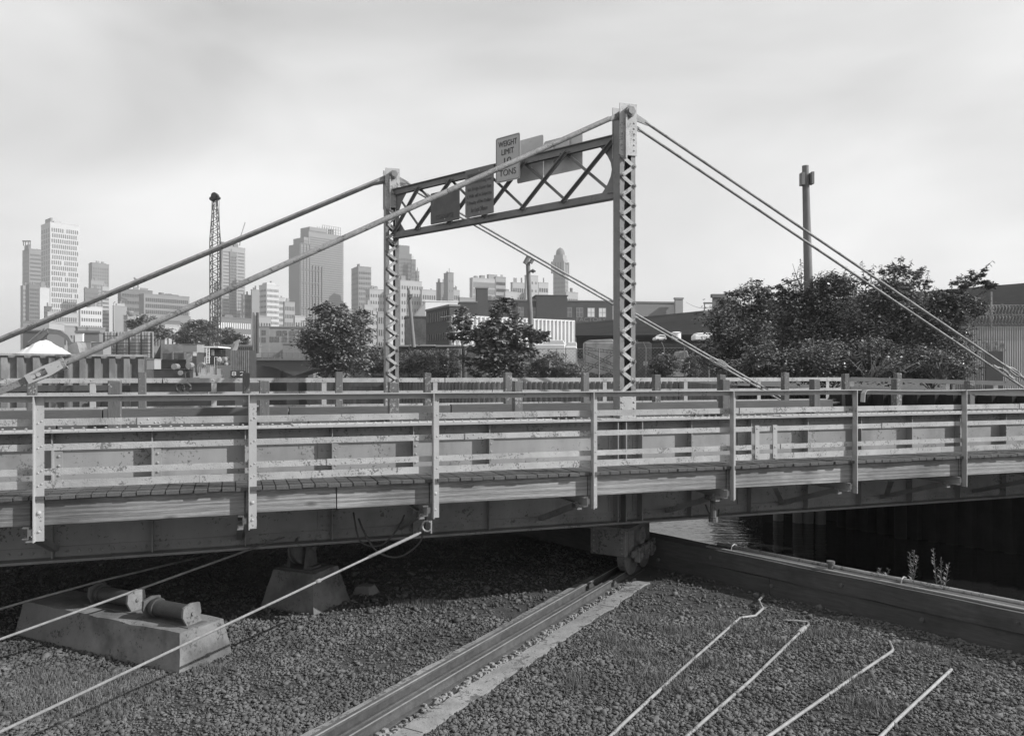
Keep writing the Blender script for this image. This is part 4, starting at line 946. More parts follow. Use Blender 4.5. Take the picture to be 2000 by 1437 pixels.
# ================================================================== SKYLINE
def bframe(xc, Yc, deg): return Frame((xc-HX)/F*Yc, Yc, deg)
def span_r(fr, xr):
    k = (xr-HX)/F; dx, dy = math.cos(fr.a), math.sin(fr.a); return (k*fr.oy-fr.ox)/(dx-k*dy)
def span_l(fr, xl):
    k = (xl-HX)/F; dx, dy = -math.sin(fr.a), math.cos(fr.a); return (k*fr.oy-fr.ox)/(dx-k*dy)
def zt(py, Y): return EYE+(HY-py)/F*Y
def windows(mb, x0, x1, z0, z1, nx, nz, fx, fz, y, axis=0, skip=0, r=random, stagger=0):
    dx, dz = (x1-x0)/nx, (z1-z0)/nz
    for j in range(nz):
        for i in range(nx):
            if skip and r.random() < skip: continue
            cx = x0+(i+.5+(stagger*(j % 2)))*dx; cz = z0+(j+.5)*dz; a, b_ = dx*fx/2, dz*fz/2
            if cx+a > x1: continue
            if axis == 0: mb.box(cx-a, cx+a, y-.12, y+.1, cz-b_, cz+b_)
            else: mb.box(y-.12, y+.1, cx-a, cx+a, cz-b_, cz+b_)
def building(label, xl, xc, xr, ytop, Y, tone, deg=30, fr_w=None, lf_w=None, wm='win_d', tiers=(), roof=(), skip=.0, name='apartment_block', floor_h=None, zb=2.2, stagger=0, depth=None, ledges=0):
    """xl,xc,xr: photo columns of left edge, near corner, right edge; Y distance. fr_w/lf_w: (columns, rows, width share, height share)"""
    r = random.Random(int(xc*7+ytop)); deg = 47 if (xc < 700 and deg == 30) else deg; fr = bframe(xc, Y, deg); a = span_r(fr, xr); b_ = span_l(fr, xl) if xl < xc-.5 else (depth or a*.8)
    b_ = min(max(b_, a*.25), a*1.6) if b_ > 0 else a*.8
    z1 = zt(ytop, Y); t = thing(name, label, 'building', (0, 0, zb), fr)
    mb = MB(fr); mb.box(0, a, 0, b_, zb, z1); mb.box(-.15, a+.15, -.15, b_+.15, z1, z1+.5)
    wl = mb.build('wall', M[tone], t)
    if ledges:
        mb = MB(fr)
        for k in range(1, ledges): z = zb+(z1-zb)*k/ledges; mb.box(-.2, a+.05, -.35, -.002, z, z+.35)
        mb.build('floor_bands', M[tone], t, kind='stuff')
    if fr_w or lf_w:
        mb = MB(fr)
        if fr_w: windows(mb, a*.03, a*.97, zb+(z1-zb)*.02, z1-(z1-zb)*.03, *fr_w, 0, 0, skip, r, stagger)
        if lf_w and xl < xc-.5: windows(mb, b_*.03, b_*.97, zb+(z1-zb)*.02, z1-(z1-zb)*.03, *lf_w, 0, 1, skip, r)
        if mb.f: mb.build('windows', M[wm], t, kind='stuff')
    if Y > 500:
        for k in range(r.randrange(1, 4)):
            w_ = a*r.uniform(.08, .25); x_ = r.uniform(.05, .7)*a; h_ = r.uniform(1.5, 4.5); mb = MB(fr); y_ = r.uniform(.1, .6)*b_
            if r.random() < .35: mb.tube([(x_, y_, z1+.4), (x_, y_, z1+h_)], min(w_*.5, 2.2), 10)
            else: mb.box(x_, x_+w_, y_, y_+b_*.2, z1+.5, z1+h_)
            mb.build('rooftop_plant', M[r.choice(('t2', 't3', 't4'))], t)
    for (pa, pb, pt, pbm, mt) in roof:                       # roof structures: photo columns, top, bottom
        xa, xb = span_r(fr, pa), span_r(fr, pb); mb = MB(fr); mb.box(max(xa, -.0), xb, b_*.12, b_*.7, zt(pbm, Y)-.5, zt(pt, Y)); mb.build('roof_structure', M[mt], t)
    return t
B = building
B('narrow banded tower at far left edge', 30, 57, 86, 486, 1000, 't3', fr_w=(1, 30, .96, .42), lf_w=(6, 30, .6, .4), wm='win_m', roof=((45, 62, 477, 487, 't2'),))
B('tall white gridded tower with staggered windows, tallest at the left', 80, 98, 155, 434, 900, 't6', fr_w=(13, 27, .52, .72), lf_w=(4, 27, .7, .7), wm='win_m', roof=((101, 105, 424, 434, 't3'), (108, 122, 429, 434, 't5')), skip=.02, stagger=.3)
B('slim light edge tower in front of the banded tower', 40, 45, 57, 558, 800, 't4', fr_w=(4, 20, .5, .5), lf_w=None)
B('dark rooftop block left of the white blank tower', 50, 57, 78, 556, 780, 't2', fr_w=(6, 22, .6, .5))
B('blank white narrow tower in front of the gridded tower', 76, 78, 97, 562, 700, 't6', roof=((80, 88, 550, 562, 't3'),))
B('dark small block at the foot of the gridded tower', 86, 88, 101, 599, 600, 't1')
B('low broad building with many rows of square windows at left', 90, 93, 152, 610, 520, 't5', fr_w=(13, 7, .55, .5), wm='win_m', ledges=7)
B('tall stepped tower with close window columns', 173, 180, 213, 514, 950, 't3', fr_w=(7, 32, .5, .6), lf_w=(3, 32, .5, .6), wm='win_m', roof=((180, 208, 512, 515, 't2'),))
B('lower front wing of the stepped tower', 176, 178, 204, 548, 900, 't4', fr_w=(8, 26, .5, .6), wm='win_m')
B('plain grey slab at the left of the stepped tower', 164, 166, 192, 563, 850, 't2', fr_w=(8, 20, .7, .2), wm='win_m')
B('white block of punched windows below the grey slab', 155, 157, 200, 598, 600, 't6', fr_w=(9, 9, .5, .45), lf_w=None)
B('tall light wedge block right of the punched window block', 198, 200, 213, 560, 780, 't5', fr_w=(5, 22, .9, .35), wm='win_m')
B('dark block with balcony bands under a luffing crane', 233, 236, 298, 564, 760, 't2', fr_w=(12, 12, .75, .45), wm='win_d', ledges=12)
B('long slab block with pale frame and window grid', 279, 281, 370, 574, 700, 't3', fr_w=(22, 13, .7, .6), wm='win_d', roof=((320, 350, 571, 574, 't1'),))
B('plain stair tower left of the long slab', 220, 223, 248, 598, 560, 't4', fr_w=None, roof=((228, 244, 592, 599, 't5'),))
B('low flat roofed block below the long slab', 248, 249, 325, 616, 540, 't4', fr_w=(16, 5, .7, .5), wm='win_m')
B('low grey warehouse wing behind the thin tree', 325, 327, 372, 617, 520, 't3', fr_w=(10, 4, .7, .4))
B('pale two window gable house below the slab', 318, 322, 370, 636, 330, 't5', fr_w=(5, 2, .28, .4))
B('glassy tower under construction with a crane on its roof', 432, 434, 479, 480, 950, 't4', fr_w=(3, 36, .9, .3), wm='win_m', roof=((434, 440, 472, 481, 't2'), (446, 452, 470, 481, 't3'), (458, 466, 472, 481, 't2')))
B('dark central strip building in front of the tower under construction', 447, 449, 462, 492, 930, 't2', fr_w=(4, 40, .6, .5))
B('dark block at the left foot of the tower under construction', 418, 421, 434, 552, 850, 't2', fr_w=(4, 18, .5, .5))
B('brown block with small windows right of the construction tower', 472, 474, 491, 576, 700, 't2', fr_w=(6, 12, .5, .5))
B('plain taller block between brown block and white stepped block', 490, 492, 507, 566, 700, 't3')
B('bright white stepped residential tower', 506, 521, 545, 556, 720, 't6', fr_w=(9, 16, .5, .5), lf_w=(5, 16, .5, .4), wm='win_d', roof=((523, 540, 551, 557, 't6'),))
B('lower shoulder of the white stepped tower', 544, 545, 556, 581, 730, 't5', fr_w=(5, 13, .5, .5))
B('short stepped block with dark roof beside the giant tower', 553, 556, 576, 590, 650, 't4', fr_w=(6, 9, .5, .5), roof=((559, 573, 588, 591, 't1'),))
B('old brick warehouse rows of windows behind the trees by the crane', 420, 424, 492, 620, 420, 't2', fr_w=(15, 5, .5, .5), wm='win_p', roof=((440, 456, 613, 621, 't2'),))
B('small gable ended block with water tank behind the chimneys', 500, 502, 530, 618, 450, 't4', fr_w=(5, 4, .4, .4), roof=((520, 528, 624, 630, 't2'),))
for args in (('long low brick range with chimneys left of the crane boom', 372, 374, 420, 640, 380, 't3', (12, 3, .5, .5)), ('small pale warehouse end between the row houses and the punched window block', 96, 98, 150, 636, 330, 't4', (8, 2, .5, .4)),
             ('flat grey loft building with many small windows behind the site cabin', 150, 152, 206, 640, 300, 't3', (10, 3, .5, .5)), ('dark low mill building under the long slab block', 296, 298, 352, 626, 400, 't2', (9, 4, .5, .5)),
             ('pale narrow house left of the giant tower foot', 574, 576, 596, 618, 420, 't5', (4, 4, .45, .45)), ('low brown tenement just right of the giant tower', 668, 670, 690, 606, 520, 't3', (5, 7, .5, .5)),
             ('low grey block between the apartment tower and the far column', 736, 738, 762, 610, 420, 't4', (5, 5, .5, .5)), ('small grey block under the plain tower right of the far column', 826, 828, 852, 590, 480, 't4', (5, 4, .5, .5)),
             ('long pale tenement roofline under the ribbed slab', 896, 898, 930, 582, 420, 't4', (7, 3, .5, .4)), ('dark warehouse gable right of the arched factory', 608, 610, 650, 648, 260, 't2', (6, 2, .5, .4))):
    B(args[0], *args[1:7], fr_w=args[7])
# giant tower
t = B('giant grey office tower with stepped left shoulder, largest of the skyline', 600, 603, 671, 452, 900, 't3', fr_w=(26, 60, .82, .42), wm='win_m')
fr = FRM[t.name]; Yt = 900
for (pa, pb, pt, dy) in ((585, 603, 478, 0), (594, 604, 464, 1), (608, 641, 441, 4)):
    mb = MB(fr); xa, xb = span_r(fr, pa), span_r(fr, pb); mb.box(xa, xb, -.6+dy, 22, 2.2, zt(pt, Yt)); sh_ = mb.build('shoulder', M['t3'], t); mb = MB(fr); windows(mb, xa+.5, xb-.5, 5, zt(pt, Yt)-3, max(2, int((pb-pa)/2.6)), 56, .8, .42, -.6+dy); mb.build('windows', M['win_m'], sh_, kind='stuff')
mb = MB(fr); 
for k in range(9): x = span_r(fr, 634+k*4.4); mb.box(x-.25, x+.25, 4, 4.5, zt(452, Yt), zt(434, Yt)); mb.box(x-.25, x+.25, 14, 14.5, zt(452, Yt), zt(434, Yt))
for z in (434, 440, 446): mb.box(span_r(fr, 634), span_r(fr, 670), 4, 4.3, zt(z, Yt), zt(z-.8, Yt))
mb.build('roof_screen', M['t4'], t, kind='stuff'); mb = MB(fr); mb.box(span_r(fr, 652), span_r(fr, 658), 6, 12, zt(452, Yt), zt(438, Yt)); mb.build('roof_structure', M['t2'], t)
mb = MB(fr)
for k in range(9): z = 478+25*k; mb.box(span_r(fr, 586), span_r(fr, 604 if z < 515 else (626 if z < 580 else 648)), -1.3, -.65, zt(z, Yt), zt(z-1.6, Yt))
for px in (586, 592, 598, 604): mb.box(span_r(fr, px), span_r(fr, px+1.5), -1.2, -.65, 2.2, zt(478, Yt))
for px in (610, 616, 622, 628): mb.box(span_r(fr, px), span_r(fr, px+1.5), -1.2, -.1, 2.2, zt(518, Yt))
mb.build('dark_frame_grid', M['t2'], t, kind='stuff')
B('mid height apartment tower with balconies left of the far column', 684, 700, 725, 521, 800, 't3', fr_w=(7, 20, .55, .5), lf_w=(5, 20, .7, .4), ledges=20, roof=((701, 722, 519, 532, 't2'),))
B('pale stepped apartment block just left of the far column', 714, 722, 752, 565, 640, 't5', fr_w=(6, 12, .4, .45), lf_w=(2, 12, .4, .4))
B('lower pale block in front of the stepped apartment block', 708, 712, 730, 596, 560, 't5', fr_w=(4, 7, .45, .45))
B('tall dark prewar tower rising behind the far column', 770, 779, 804, 495, 900, 't2', fr_w=(8, 30, .5, .6), lf_w=(3, 30, .5, .6), roof=((781, 801, 478, 496, 't2'),))
B('shoulder of the prewar tower', 803, 804, 812, 507, 900, 't2', fr_w=(3, 28, .5, .6))
B('second setback of the prewar tower', 811, 812, 819, 530, 880, 't3', fr_w=(2, 24, .5, .6))
B('pale stepped block at the foot of the prewar tower', 770, 782, 824, 548, 640, 't5', fr_w=(8, 12, .4, .45), lf_w=(2, 12, .3, .4))
B('pale low wing with paired windows beside the plain grey tower', 822, 824, 852, 566, 640, 't5', fr_w=(6, 9, .5, .45))
B('plain grey chimney like tower block', 858, 875, 886, 533, 680, 't3', fr_w=(2, 10, .15, .2), roof=((877, 884, 531, 534, 't2'),))
B('dark lower wing left of the plain grey tower', 852, 855, 872, 552, 690, 't3')
B('pale block peeking out right of the plain grey tower', 884, 886, 898, 567, 690, 't5', fr_w=(3, 9, .5, .45))
B('ribbed apartment slab with vertical fins', 921, 923, 968, 543, 640, 't5', fr_w=(22, 14, .35, .8), wm='win_m', roof=((940, 948, 536, 543, 't3'), (955, 972, 533, 543, 't4')))
B('banded darker wing of the ribbed slab', 966, 968, 988, 541, 650, 't4', fr_w=(1, 14, .95, .45), wm='win_d')
B('pale low blocks with windows right of the ribbed slab', 985, 987, 1010, 570, 600, 't5', fr_w=(5, 6, .45, .4))
B('left wing of the symmetrical white block', 999, 1001, 1027, 552, 640, 't5', fr_w=(6, 10, .5, .45))
B('middle tower of the symmetrical white block', 1026, 1028, 1051, 538, 630, 't5', fr_w=(3, 12, .25, .3))
B('right wing of the symmetrical white block', 1050, 1052, 1071, 552, 640, 't5', fr_w=(4, 10, .6, .45))
B('low stepped block under the domed tower', 1104, 1106, 1129, 571, 620, 't5', fr_w=(6, 6, .5, .45), roof=((1108, 1124, 569, 571, 't4'),))
# domed clock tower like high rise
t = B('slim domed masonry tower, tallest right of the centre', 1073, 1104, 1110, 533, 900, 't3', deg=64, fr_w=(3, 24, .4, .5), lf_w=(8, 22, .35, .5), name='domed_tower')
fr = FRM[t.name]; L_ = span_l(fr, 1073); z = lambda py: zt(py, 900)
ca, cb = span_r(fr, 1110)*.55, L_*.42
mb = MB(fr); s = L_*.36
for (h0, h1, f) in ((533, 515, 1), (515, 505, .9), (505, 497, .78)): mb.box(ca-s*f, ca+s*f, cb-s*f, cb+s*f, z(h0), z(h1))
for dx in (-1, 1):
    for dy in (-1, 1): mb.box(ca+dx*s-1, ca+dx*s+1, cb+dy*s-1, cb+dy*s+1, z(533), z(510))
mb.build('shaft', M['t4'], t)
mb = MB(fr)
for k in range(3): mb.box(ca-s-.3, ca-s+.2, cb-s*.6+k*s*.45, cb-s*.6+k*s*.45+s*.18, z(531), z(512)); mb.box(ca-s*.6+k*s*.45, ca-s*.6+k*s*.45+s*.18, cb-s-.3, cb-s+.2, z(531), z(512))
mb.build('tall_window', M['win_m'], t, kind='stuff')
mb = MB(fr); R0 = s*.72; prof = [(1, 497), (1, 494), (.96, 491), (.84, 487.5), (.6, 484.5), (.3, 482.5), (.08, 481.5)]; n = 16
vs_ = []; fs_ = []
for rf, py in prof: vs_ += [(ca+R0*rf*math.cos(2*PI*k/n), cb+R0*rf*math.sin(2*PI*k/n), z(py)) for k in range(n)]
for i in range(len(prof)-1): fs_ += [(i*n+k, i*n+(k+1) % n, (i+1)*n+(k+1) % n, (i+1)*n+k) for k in range(n)]
fs_.append(tuple((len(prof)-1)*n+k for k in range(n))); mb.add(vs_, fs_); mb.build('dome', M['t2'], t, smooth=True)
# construction cranes on roofs
def jib(label, P, Y, mt='t4'):
    mb = MB()
    for a, b_, w_ in P: mb.bar(W(*a, Y), W(*b_, Y), w_, w_)
    tag(mb.build('rooftop_crane', M[mt]), label, 'crane')
jib('luffing crane leaning over the dark balcony block', [((270, 562), (268, 545), 1.0), ((268, 553), (330, 521), .6), ((268, 553), (262, 542), 1.2), ((262, 542), (275, 550), .4)], 755, 't3')
jib('thin luffing crane on the tower under construction', [((468, 480), (471, 458), 1.2), ((470, 462), (479, 434), .9), ((470, 462), (464, 470), .8)], 945, 't5')
mb = MB(); [mb.bar(W(x, 480, 990), W(x, 470, 990), .8, .8) for x in (46, 50, 55, 59)]; mb.bar(W(44, 471, 990), W(60, 471, 990), 1.2, 1.6); tag(mb.build('roof_antennas', M['t1'], kind='stuff'), 'cluster of roof antennas on the tower at the far left edge', 'antennas')
mb = MB(); mb.bar(W(815, 560, 880), W(815, 522, 880), .5, .5); tag(mb.build('radio_mast', M['t3']), 'thin radio mast right of the prewar tower', 'mast')

# ================================================================== MIDDLE GROUND
def mid(name, label, cat, xl, xc, xr, ytop, Y, mt, deg=8, zb=2.2, depth=12, group=None, roof_z=.3):
    fr = bframe(xc, Y, deg); a = span_r(fr, xr); b_ = span_l(fr, xl) if xl < xc-.5 else depth
    if b_ <= 0 or b_ > 60: b_ = depth
    t = thing(name, label, cat, (0, 0, zb), fr, group); z1 = zt(ytop, Y)
    mb = MB(fr); mb.box(0, a, 0, b_, zb, z1); mb.build('wall', M[mt], t)
    if roof_z: mb = MB(fr); mb.box(-.12, a+.12, -.12, b_+.12, z1+.004, z1+roof_z); mb.build('parapet', M['t3' if mt.startswith('brick') else mt], t)
    return t, fr, a, b_, z1
def win(t, fr, pxs, pz, Y, w=None, glass='glass', frame='white', mull=True, y=0):
    for (xa, xb, gl) in pxs:
        x0, x1 = span_r(fr, xa), span_r(fr, xb); z0, z1 = zt(pz[1], Y), zt(pz[0], Y); fw = (x1-x0)*.07
        mb = MB(fr); mb.box(x0-fw, x1+fw, y-.06, y-.01, z0-fw, z0); mb.box(x0-fw, x1+fw, y-.06, y-.01, z1, z1+fw); mb.box(x0-fw, x0, y-.06, y-.01, z0, z1); mb.box(x1, x1+fw, y-.06, y-.01, z0, z1)
        xm, zm = (x0+x1)/2, z0+(z1-z0)*.5
        mb.box(xm-fw/2, xm+fw/2, y-.05, y-.012, z0, z1); mb.box(x0, x1, y-.052, y-.012, zm-fw/2, zm+fw/2)
        f_ = mb.build('window', M[frame], t)
        mb = MB(fr); mb.box(x0, x1, y-.03, y-.008, z0, z1); mb.build('pane', M[gl], f_)
# brick factory in the centre
t, fr, a, b_, z1 = mid('brick_factory', 'long dark brick factory with five paned windows and faded lettering behind the container', 'factory', 952, 953, 1197, 587, 190, 'brick', deg=6)
Yw = 190
mb = MB(fr); mb.box(span_r(fr, 1047), span_r(fr, 1107), -.4, 6, 2.2, zt(577, Yw)); mb.box(span_r(fr, 1045), span_r(fr, 1109), -.5, 6.1, zt(577, Yw)+.004, zt(575, Yw)); mb.build('stair_tower', M['brick'], t)
mb = MB(fr); mb.box(span_r(fr, 1060), span_r(fr, 1098), 2, 8, zt(577, Yw), zt(573, Yw)); mb.build('roof_light', M['t6'], t)
win(t, fr, ((962, 976, 'glass'), (1012, 1022, 'glass'), (1040, 1046, 'glass'), (1103, 1116, 'glass'), (1126, 1138, 'glass'), (1148, 1161, 'glasspale'), (1170, 1183, 'glasspale')), (600, 617), Yw, frame='t4')
me_t = lettering('FACTORY', t, (span_r(fr, 1126)+span_r(fr, 1184))/2, zt(622.5, Yw), 1.0, span_r(fr, 1184)-span_r(fr, 1126), -.03, M['t3'])
t, fr, a, b_, z1 = mid('brick_stack', 'tall square brick lift tower left of the factory windows', 'tower', 929, 931, 953, 563, 186, 'brick', deg=12)
t, fr, a, b_, z1 = mid('brick_annex', 'lower brick annex with dark doorways left of the lift tower', 'building', 895, 897, 932, 591, 184, 'brick', deg=6)
t, fr, a, b_, z1 = mid('brick_warehouse', 'dark brick warehouse receding behind the mossy wall with narrow windows', 'warehouse', 832, 878, 897, 598, 120, 'brick', deg=25)
mb = MB(fr); windows(mb, b_*.05, b_*.95, zt(625, 120), zt(604, 120), 12, 1, .4, .9, 0, 1); windows(mb, b_*.05, b_*.95, zt(665, 120), zt(645, 120), 12, 1, .4, .7, 0, 1); mb.build('windows', M['win_d'], t, kind='stuff')
mid('flat_roofed_shed', 'low block with a bright white roof fascia left of the brick warehouse', 'building', 810, 831, 902, 589, 230, 'white', deg=10)
mid('flat_roofed_shed', 'dark low shed wall under the white fascia behind the far column', 'building', 790, 792, 872, 620, 150, 'ivy_wall', deg=10)
mid('grey_shed', 'broad grey industrial shed with darker recessed panel at the right of the near column', 'warehouse', 1200, 1203, 1318, 591, 150, 't3', deg=8)
mid('grey_shed', 'narrow pale end bay of the grey industrial shed', 'warehouse', 1317, 1319, 1334, 584, 150, 't4', deg=8)
mid('roof_hut', 'dark rooftop hut beside an open metal frame above the dark shed roof', 'hut', 1391, 1393, 1416, 581, 70, 't2', deg=5, depth=3, zb=7)
mid('roof_hut', 'pale lower rooftop hut right of the dark hut', 'hut', 1415, 1417, 1436, 587, 70, 't3', deg=5, depth=3, zb=7)
mb = MB(); [mb.bar(W(x, 612, 69), W(x, 592, 69), .08, .08) for x in (1376, 1392)]; mb.bar(W(1374, 592, 69), W(1394, 592, 69), .12, .15); tag(mb.build('metal_frame', M['t3']), 'open metal rooftop frame left of the dark hut', 'frame')
# dark long roof of the shed behind the fence
t = thing('long_shed', 'long low shed with a dark sloping tar roof running behind the fence', 'shed', W(1240, 733, 80))
A = [W(1122, 632, 135), W(1480, 596, 120), W(1480, 652, 98), W(1122, 655, 104)]
mb = MB(); mb.slab(A, (0, 0, -.25)); mb.build('roof', M['roof'], t)
A = [W(1481, 596, 120), W(2250, 532, 96), W(2250, 640, 74), W(1481, 652, 98)]; mb = MB(); mb.slab(A, (0, 0, -.25)); mb.build('roof', M['roof'], t)
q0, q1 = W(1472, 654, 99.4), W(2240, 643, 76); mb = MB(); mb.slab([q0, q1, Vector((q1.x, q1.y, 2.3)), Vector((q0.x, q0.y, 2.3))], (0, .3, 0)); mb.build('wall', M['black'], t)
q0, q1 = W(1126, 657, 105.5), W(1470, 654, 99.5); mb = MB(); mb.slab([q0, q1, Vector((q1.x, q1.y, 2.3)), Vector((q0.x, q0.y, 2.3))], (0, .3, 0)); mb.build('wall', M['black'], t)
# white corrugated container on blocks
t = thing('shipping_container', 'large white corrugated container standing behind the broad leaved tree', 'container', W(1005, 676, 50))
p0, p1 = W(884, 620, 74), W(1124, 620, 80); p1.y += 1.5; zb_, z1 = zt(676, 77), zt(621, 77); d = (p1-p0); d.z = 0; L_ = d.length; d.normalize(); nn = Vector((d.y, -d.x, 0)); n = 30; pts = []
for i in range(n):
    for f_, o_ in ((0, 0), (.15, 1), (.5, 1), (.65, 0)): pts.append(p0+d*(L_*(i+f_)/n)+nn*.16*o_)
pts.append(p1); k = len(pts); mb = MB(); mb.add([(q.x, q.y, zb_) for q in pts]+[(q.x, q.y, z1) for q in pts], [(i, i+1, k+i+1, k+i) for i in range(k-1)]); mb.build('side_panel', M['container'], t)
mb = MB(); c0, c1 = p0-nn*.02, p1-nn*.02
for z_, h_ in ((z1, .14), (zb_, .16)): mb.bar(Vector((c0.x, c0.y, z_)), Vector((c1.x, c1.y, z_)), .22, h_)
for q in (c0, c1): mb.bar(Vector((q.x, q.y, zb_)), Vector((q.x, q.y, z1)), .18, .18)
mb.build('frame', M['container'], t)
mb = MB(); mb.slab([Vector((c0.x, c0.y, z1)), Vector((c1.x, c1.y, z1)), Vector((c1.x, c1.y, z1))-nn*2.4, Vector((c0.x, c0.y, z1))-nn*2.4], (0, 0, .04)); mb.slab([Vector((p1.x, p1.y, zb_)), Vector((p1.x, p1.y, z1)), Vector((p1.x, p1.y, z1))-nn*2.4, Vector((p1.x, p1.y, zb_))-nn*2.4], (.04, 0, 0)); mb.build('end_panel', M['container'], t)
# parked truck cab and cars
def vehicle(name, label, cat, Y, body, cabin, glassq, mt, wheels, w=1.9):
    t = thing(name, label, cat, W(body[0], 735, Y))
    x0, x1, y0_, y1_ = body; a, b_ = W(x0, y1_, Y), W(x1, y0_, Y); mb = MB(); mb.box(a.x, b_.x, Y, Y+w, a.z, b_.z); mb.build('body', M[mt], t, bevel=.08)
    P = [W(x, y, Y+.12) for x, y in cabin]; mb = MB(); mb.slab(P, (0, w-.24, 0)); c = mb.build('cabin', M[mt], t, bevel=.05)
    for g_ in glassq: mb = MB(); mb.slab([W(x, y, Y+.10) for x, y in g_], (0, .015, 0)); mb.build('window', M['glass'], t)
    for wx, wy, wr in wheels: q = W(wx, wy, Y); r_ = wr/F*Y; mb = MB(); mb.tube([q+Vector((0, -.04, 0)), q+Vector((0, .2, 0))], r_, 18); mb.build('wheel', M['machdark'], t, smooth='auto')
    return t
vehicle('white_truck', 'white box truck parked behind the fence with dark side windows', 'truck', 70, (1036, 1104, 672, 722), [(1060, 672), (1068, 664), (1100, 664), (1104, 672)], [[(1066, 682), (1080, 682), (1074, 703), (1062, 703)], [(1084, 684), (1092, 684), (1090, 702), (1084, 702)]], 'container', ((1050, 728, 9), (1090, 728, 9)))
vehicle('white_van', 'white van with dark square window right of the white truck', 'van', 70, (1104, 1127, 676, 712), [(1106, 677), (1109, 668), (1126, 668), (1127, 677)], [[(1110, 690), (1123, 690), (1123, 702), (1110, 702)]], 'container', ((1112, 716, 6), (1124, 716, 6)))
vehicle('school_bus', 'pale roofed bus wrapped in crossing dark conveyor frames left of the near column', 'bus', 74, (1142, 1200, 668, 732), [(1142, 668), (1150, 664), (1196, 662), (1200, 668)], [[(1150, 685), (1168, 685), (1168, 700), (1150, 700)], [(1174, 685), (1194, 685), (1194, 700), (1174, 700)]], 'machine', ((1156, 736, 9), (1188, 736, 9)))
vehicle('white_car', 'white roofed car parked on the rise behind the fence', 'car', 92, (1280, 1302, 658, 664), [(1283, 658), (1288, 653), (1298, 654), (1302, 658)], [[(1286, 657.5), (1290, 654.5), (1298, 655), (1300, 657.5)]], 'white', ((1285, 664, 2.5), (1298, 664, 2.5)))
vehicle('white_van', 'long white vehicle roof behind the chain link at the shrub edge', 'van', 90, (1357, 1402, 654, 664), [(1358, 654), (1362, 650), (1396, 649), (1400, 654)], [[(1364, 653), (1376, 653), (1376, 656), (1364, 656)]], 'white', ((1366, 665, 2.5), (1394, 665, 2.5)))
vehicle('rusty_pickup', 'grey car seen from behind parked beside the dark bush behind the fence', 'car', 72, (1318, 1348, 702, 724), [(1320, 702), (1325, 686), (1342, 684), (1347, 702)], [[(1324, 700), (1328, 689), (1341, 688), (1344, 700)]], 'machine', ((1323, 728, 4), (1343, 728, 4)))
# round tank, silo and crates
t = thing('tank', 'small round pale roof tank above the shed line', 'tank', W(1322, 664, 92)); mb = MB(); c = W(1321, 663, 92); mb.tube([c, W(1321, 650, 92)], .53, 16); mb.build('drum', M['white'], t, smooth='auto'); mb = MB(); mb.tube([W(1321, 650, 92), W(1321, 648, 92)], .64, 16, .3); mb.build('lid', M['white'], t, smooth='auto')
t = thing('silo', 'rusty upright cylinder standing right of the near column', 'silo', W(1258, 735, 72)); mb = MB(); c = W(1257, 738, 72); mb.tube([c, W(1257, 672, 72)], .72, 20); mb.build('drum', M['rust'], t, smooth='auto')
mb = MB(); mb.tube([W(1257, 672, 72), W(1257, 668, 72)], .75, 20, .5); mb.build('cap', M['rust'], t, smooth='auto'); mb = MB(); q = W(1261, 710, 71.25); mb.box(q.x-.2, q.x+.2, q.y-.01, q.y, q.z-.2, q.z+.2); mb.build('label_plate', M['sign'], t)
def crate(label, x0, x1, y0_, y1_, Y, mt, d=1.2):
    a, b_ = W(x0, y1_, Y), W(x1, y0_, Y); t = thing('crate', label, 'crate', (a.x, Y, a.z)); mb = MB(); mb.box(a.x, b_.x, Y, Y+d, a.z, b_.z); mb.build('box', M[mt], t, bevel=.03)
    mb = MB(); mb.box(a.x-.03, b_.x+.03, Y-.03, Y+d+.03, b_.z+.003, b_.z+.06); mb.build('lid', M[mt], t)
crate('low pale concrete block in front of the grey car', 1306, 1342, 723, 736, 69, 't5')
crate('dark container between the near column and the fence', 1202, 1246, 664, 740, 78, 'machdark', 2)
crate('brown box with speckled load hanging behind the white truck', 1128, 1142, 702, 735, 71, 'rust')
tree('bush', 'pale flowering shrub hanging in front of the white van', (W(1110, 0, 43).x, 71, LZ), [bl(1108, 712, 71, 15, 10)], 2500, .14, 51, mt='leaf_mid', trunk_r=.03, cat='bush')
for i, (P, lb) in enumerate((([(1142, 683), (1200, 690)], 'upper'), ([(1142, 690), (1200, 716)], 'falling'), ([(1142, 728), (1200, 692)], 'rising'), ([(1142, 712), (1200, 728)], 'lower'))):
    mb = MB(); a, b_ = W(*P[0], 72.6-.2*i), W(*P[1], 72.6-.2*i); mb.bar(a, b_, .05, .06); mb.bar(a+Vector((0, 0, .22)), b_+Vector((0, 0, .22)), .05, .06)
    for k in range(9): q = a.lerp(b_, k/8); mb.bar(q, q+Vector((0, 0, .22)), .05, .05)
    tag(mb.build('scaffold_ladder', M['machdark']), '%s dark ladder frame leaning in front of the bus' % lb, 'ladder', 'ladder frames in front of the bus')
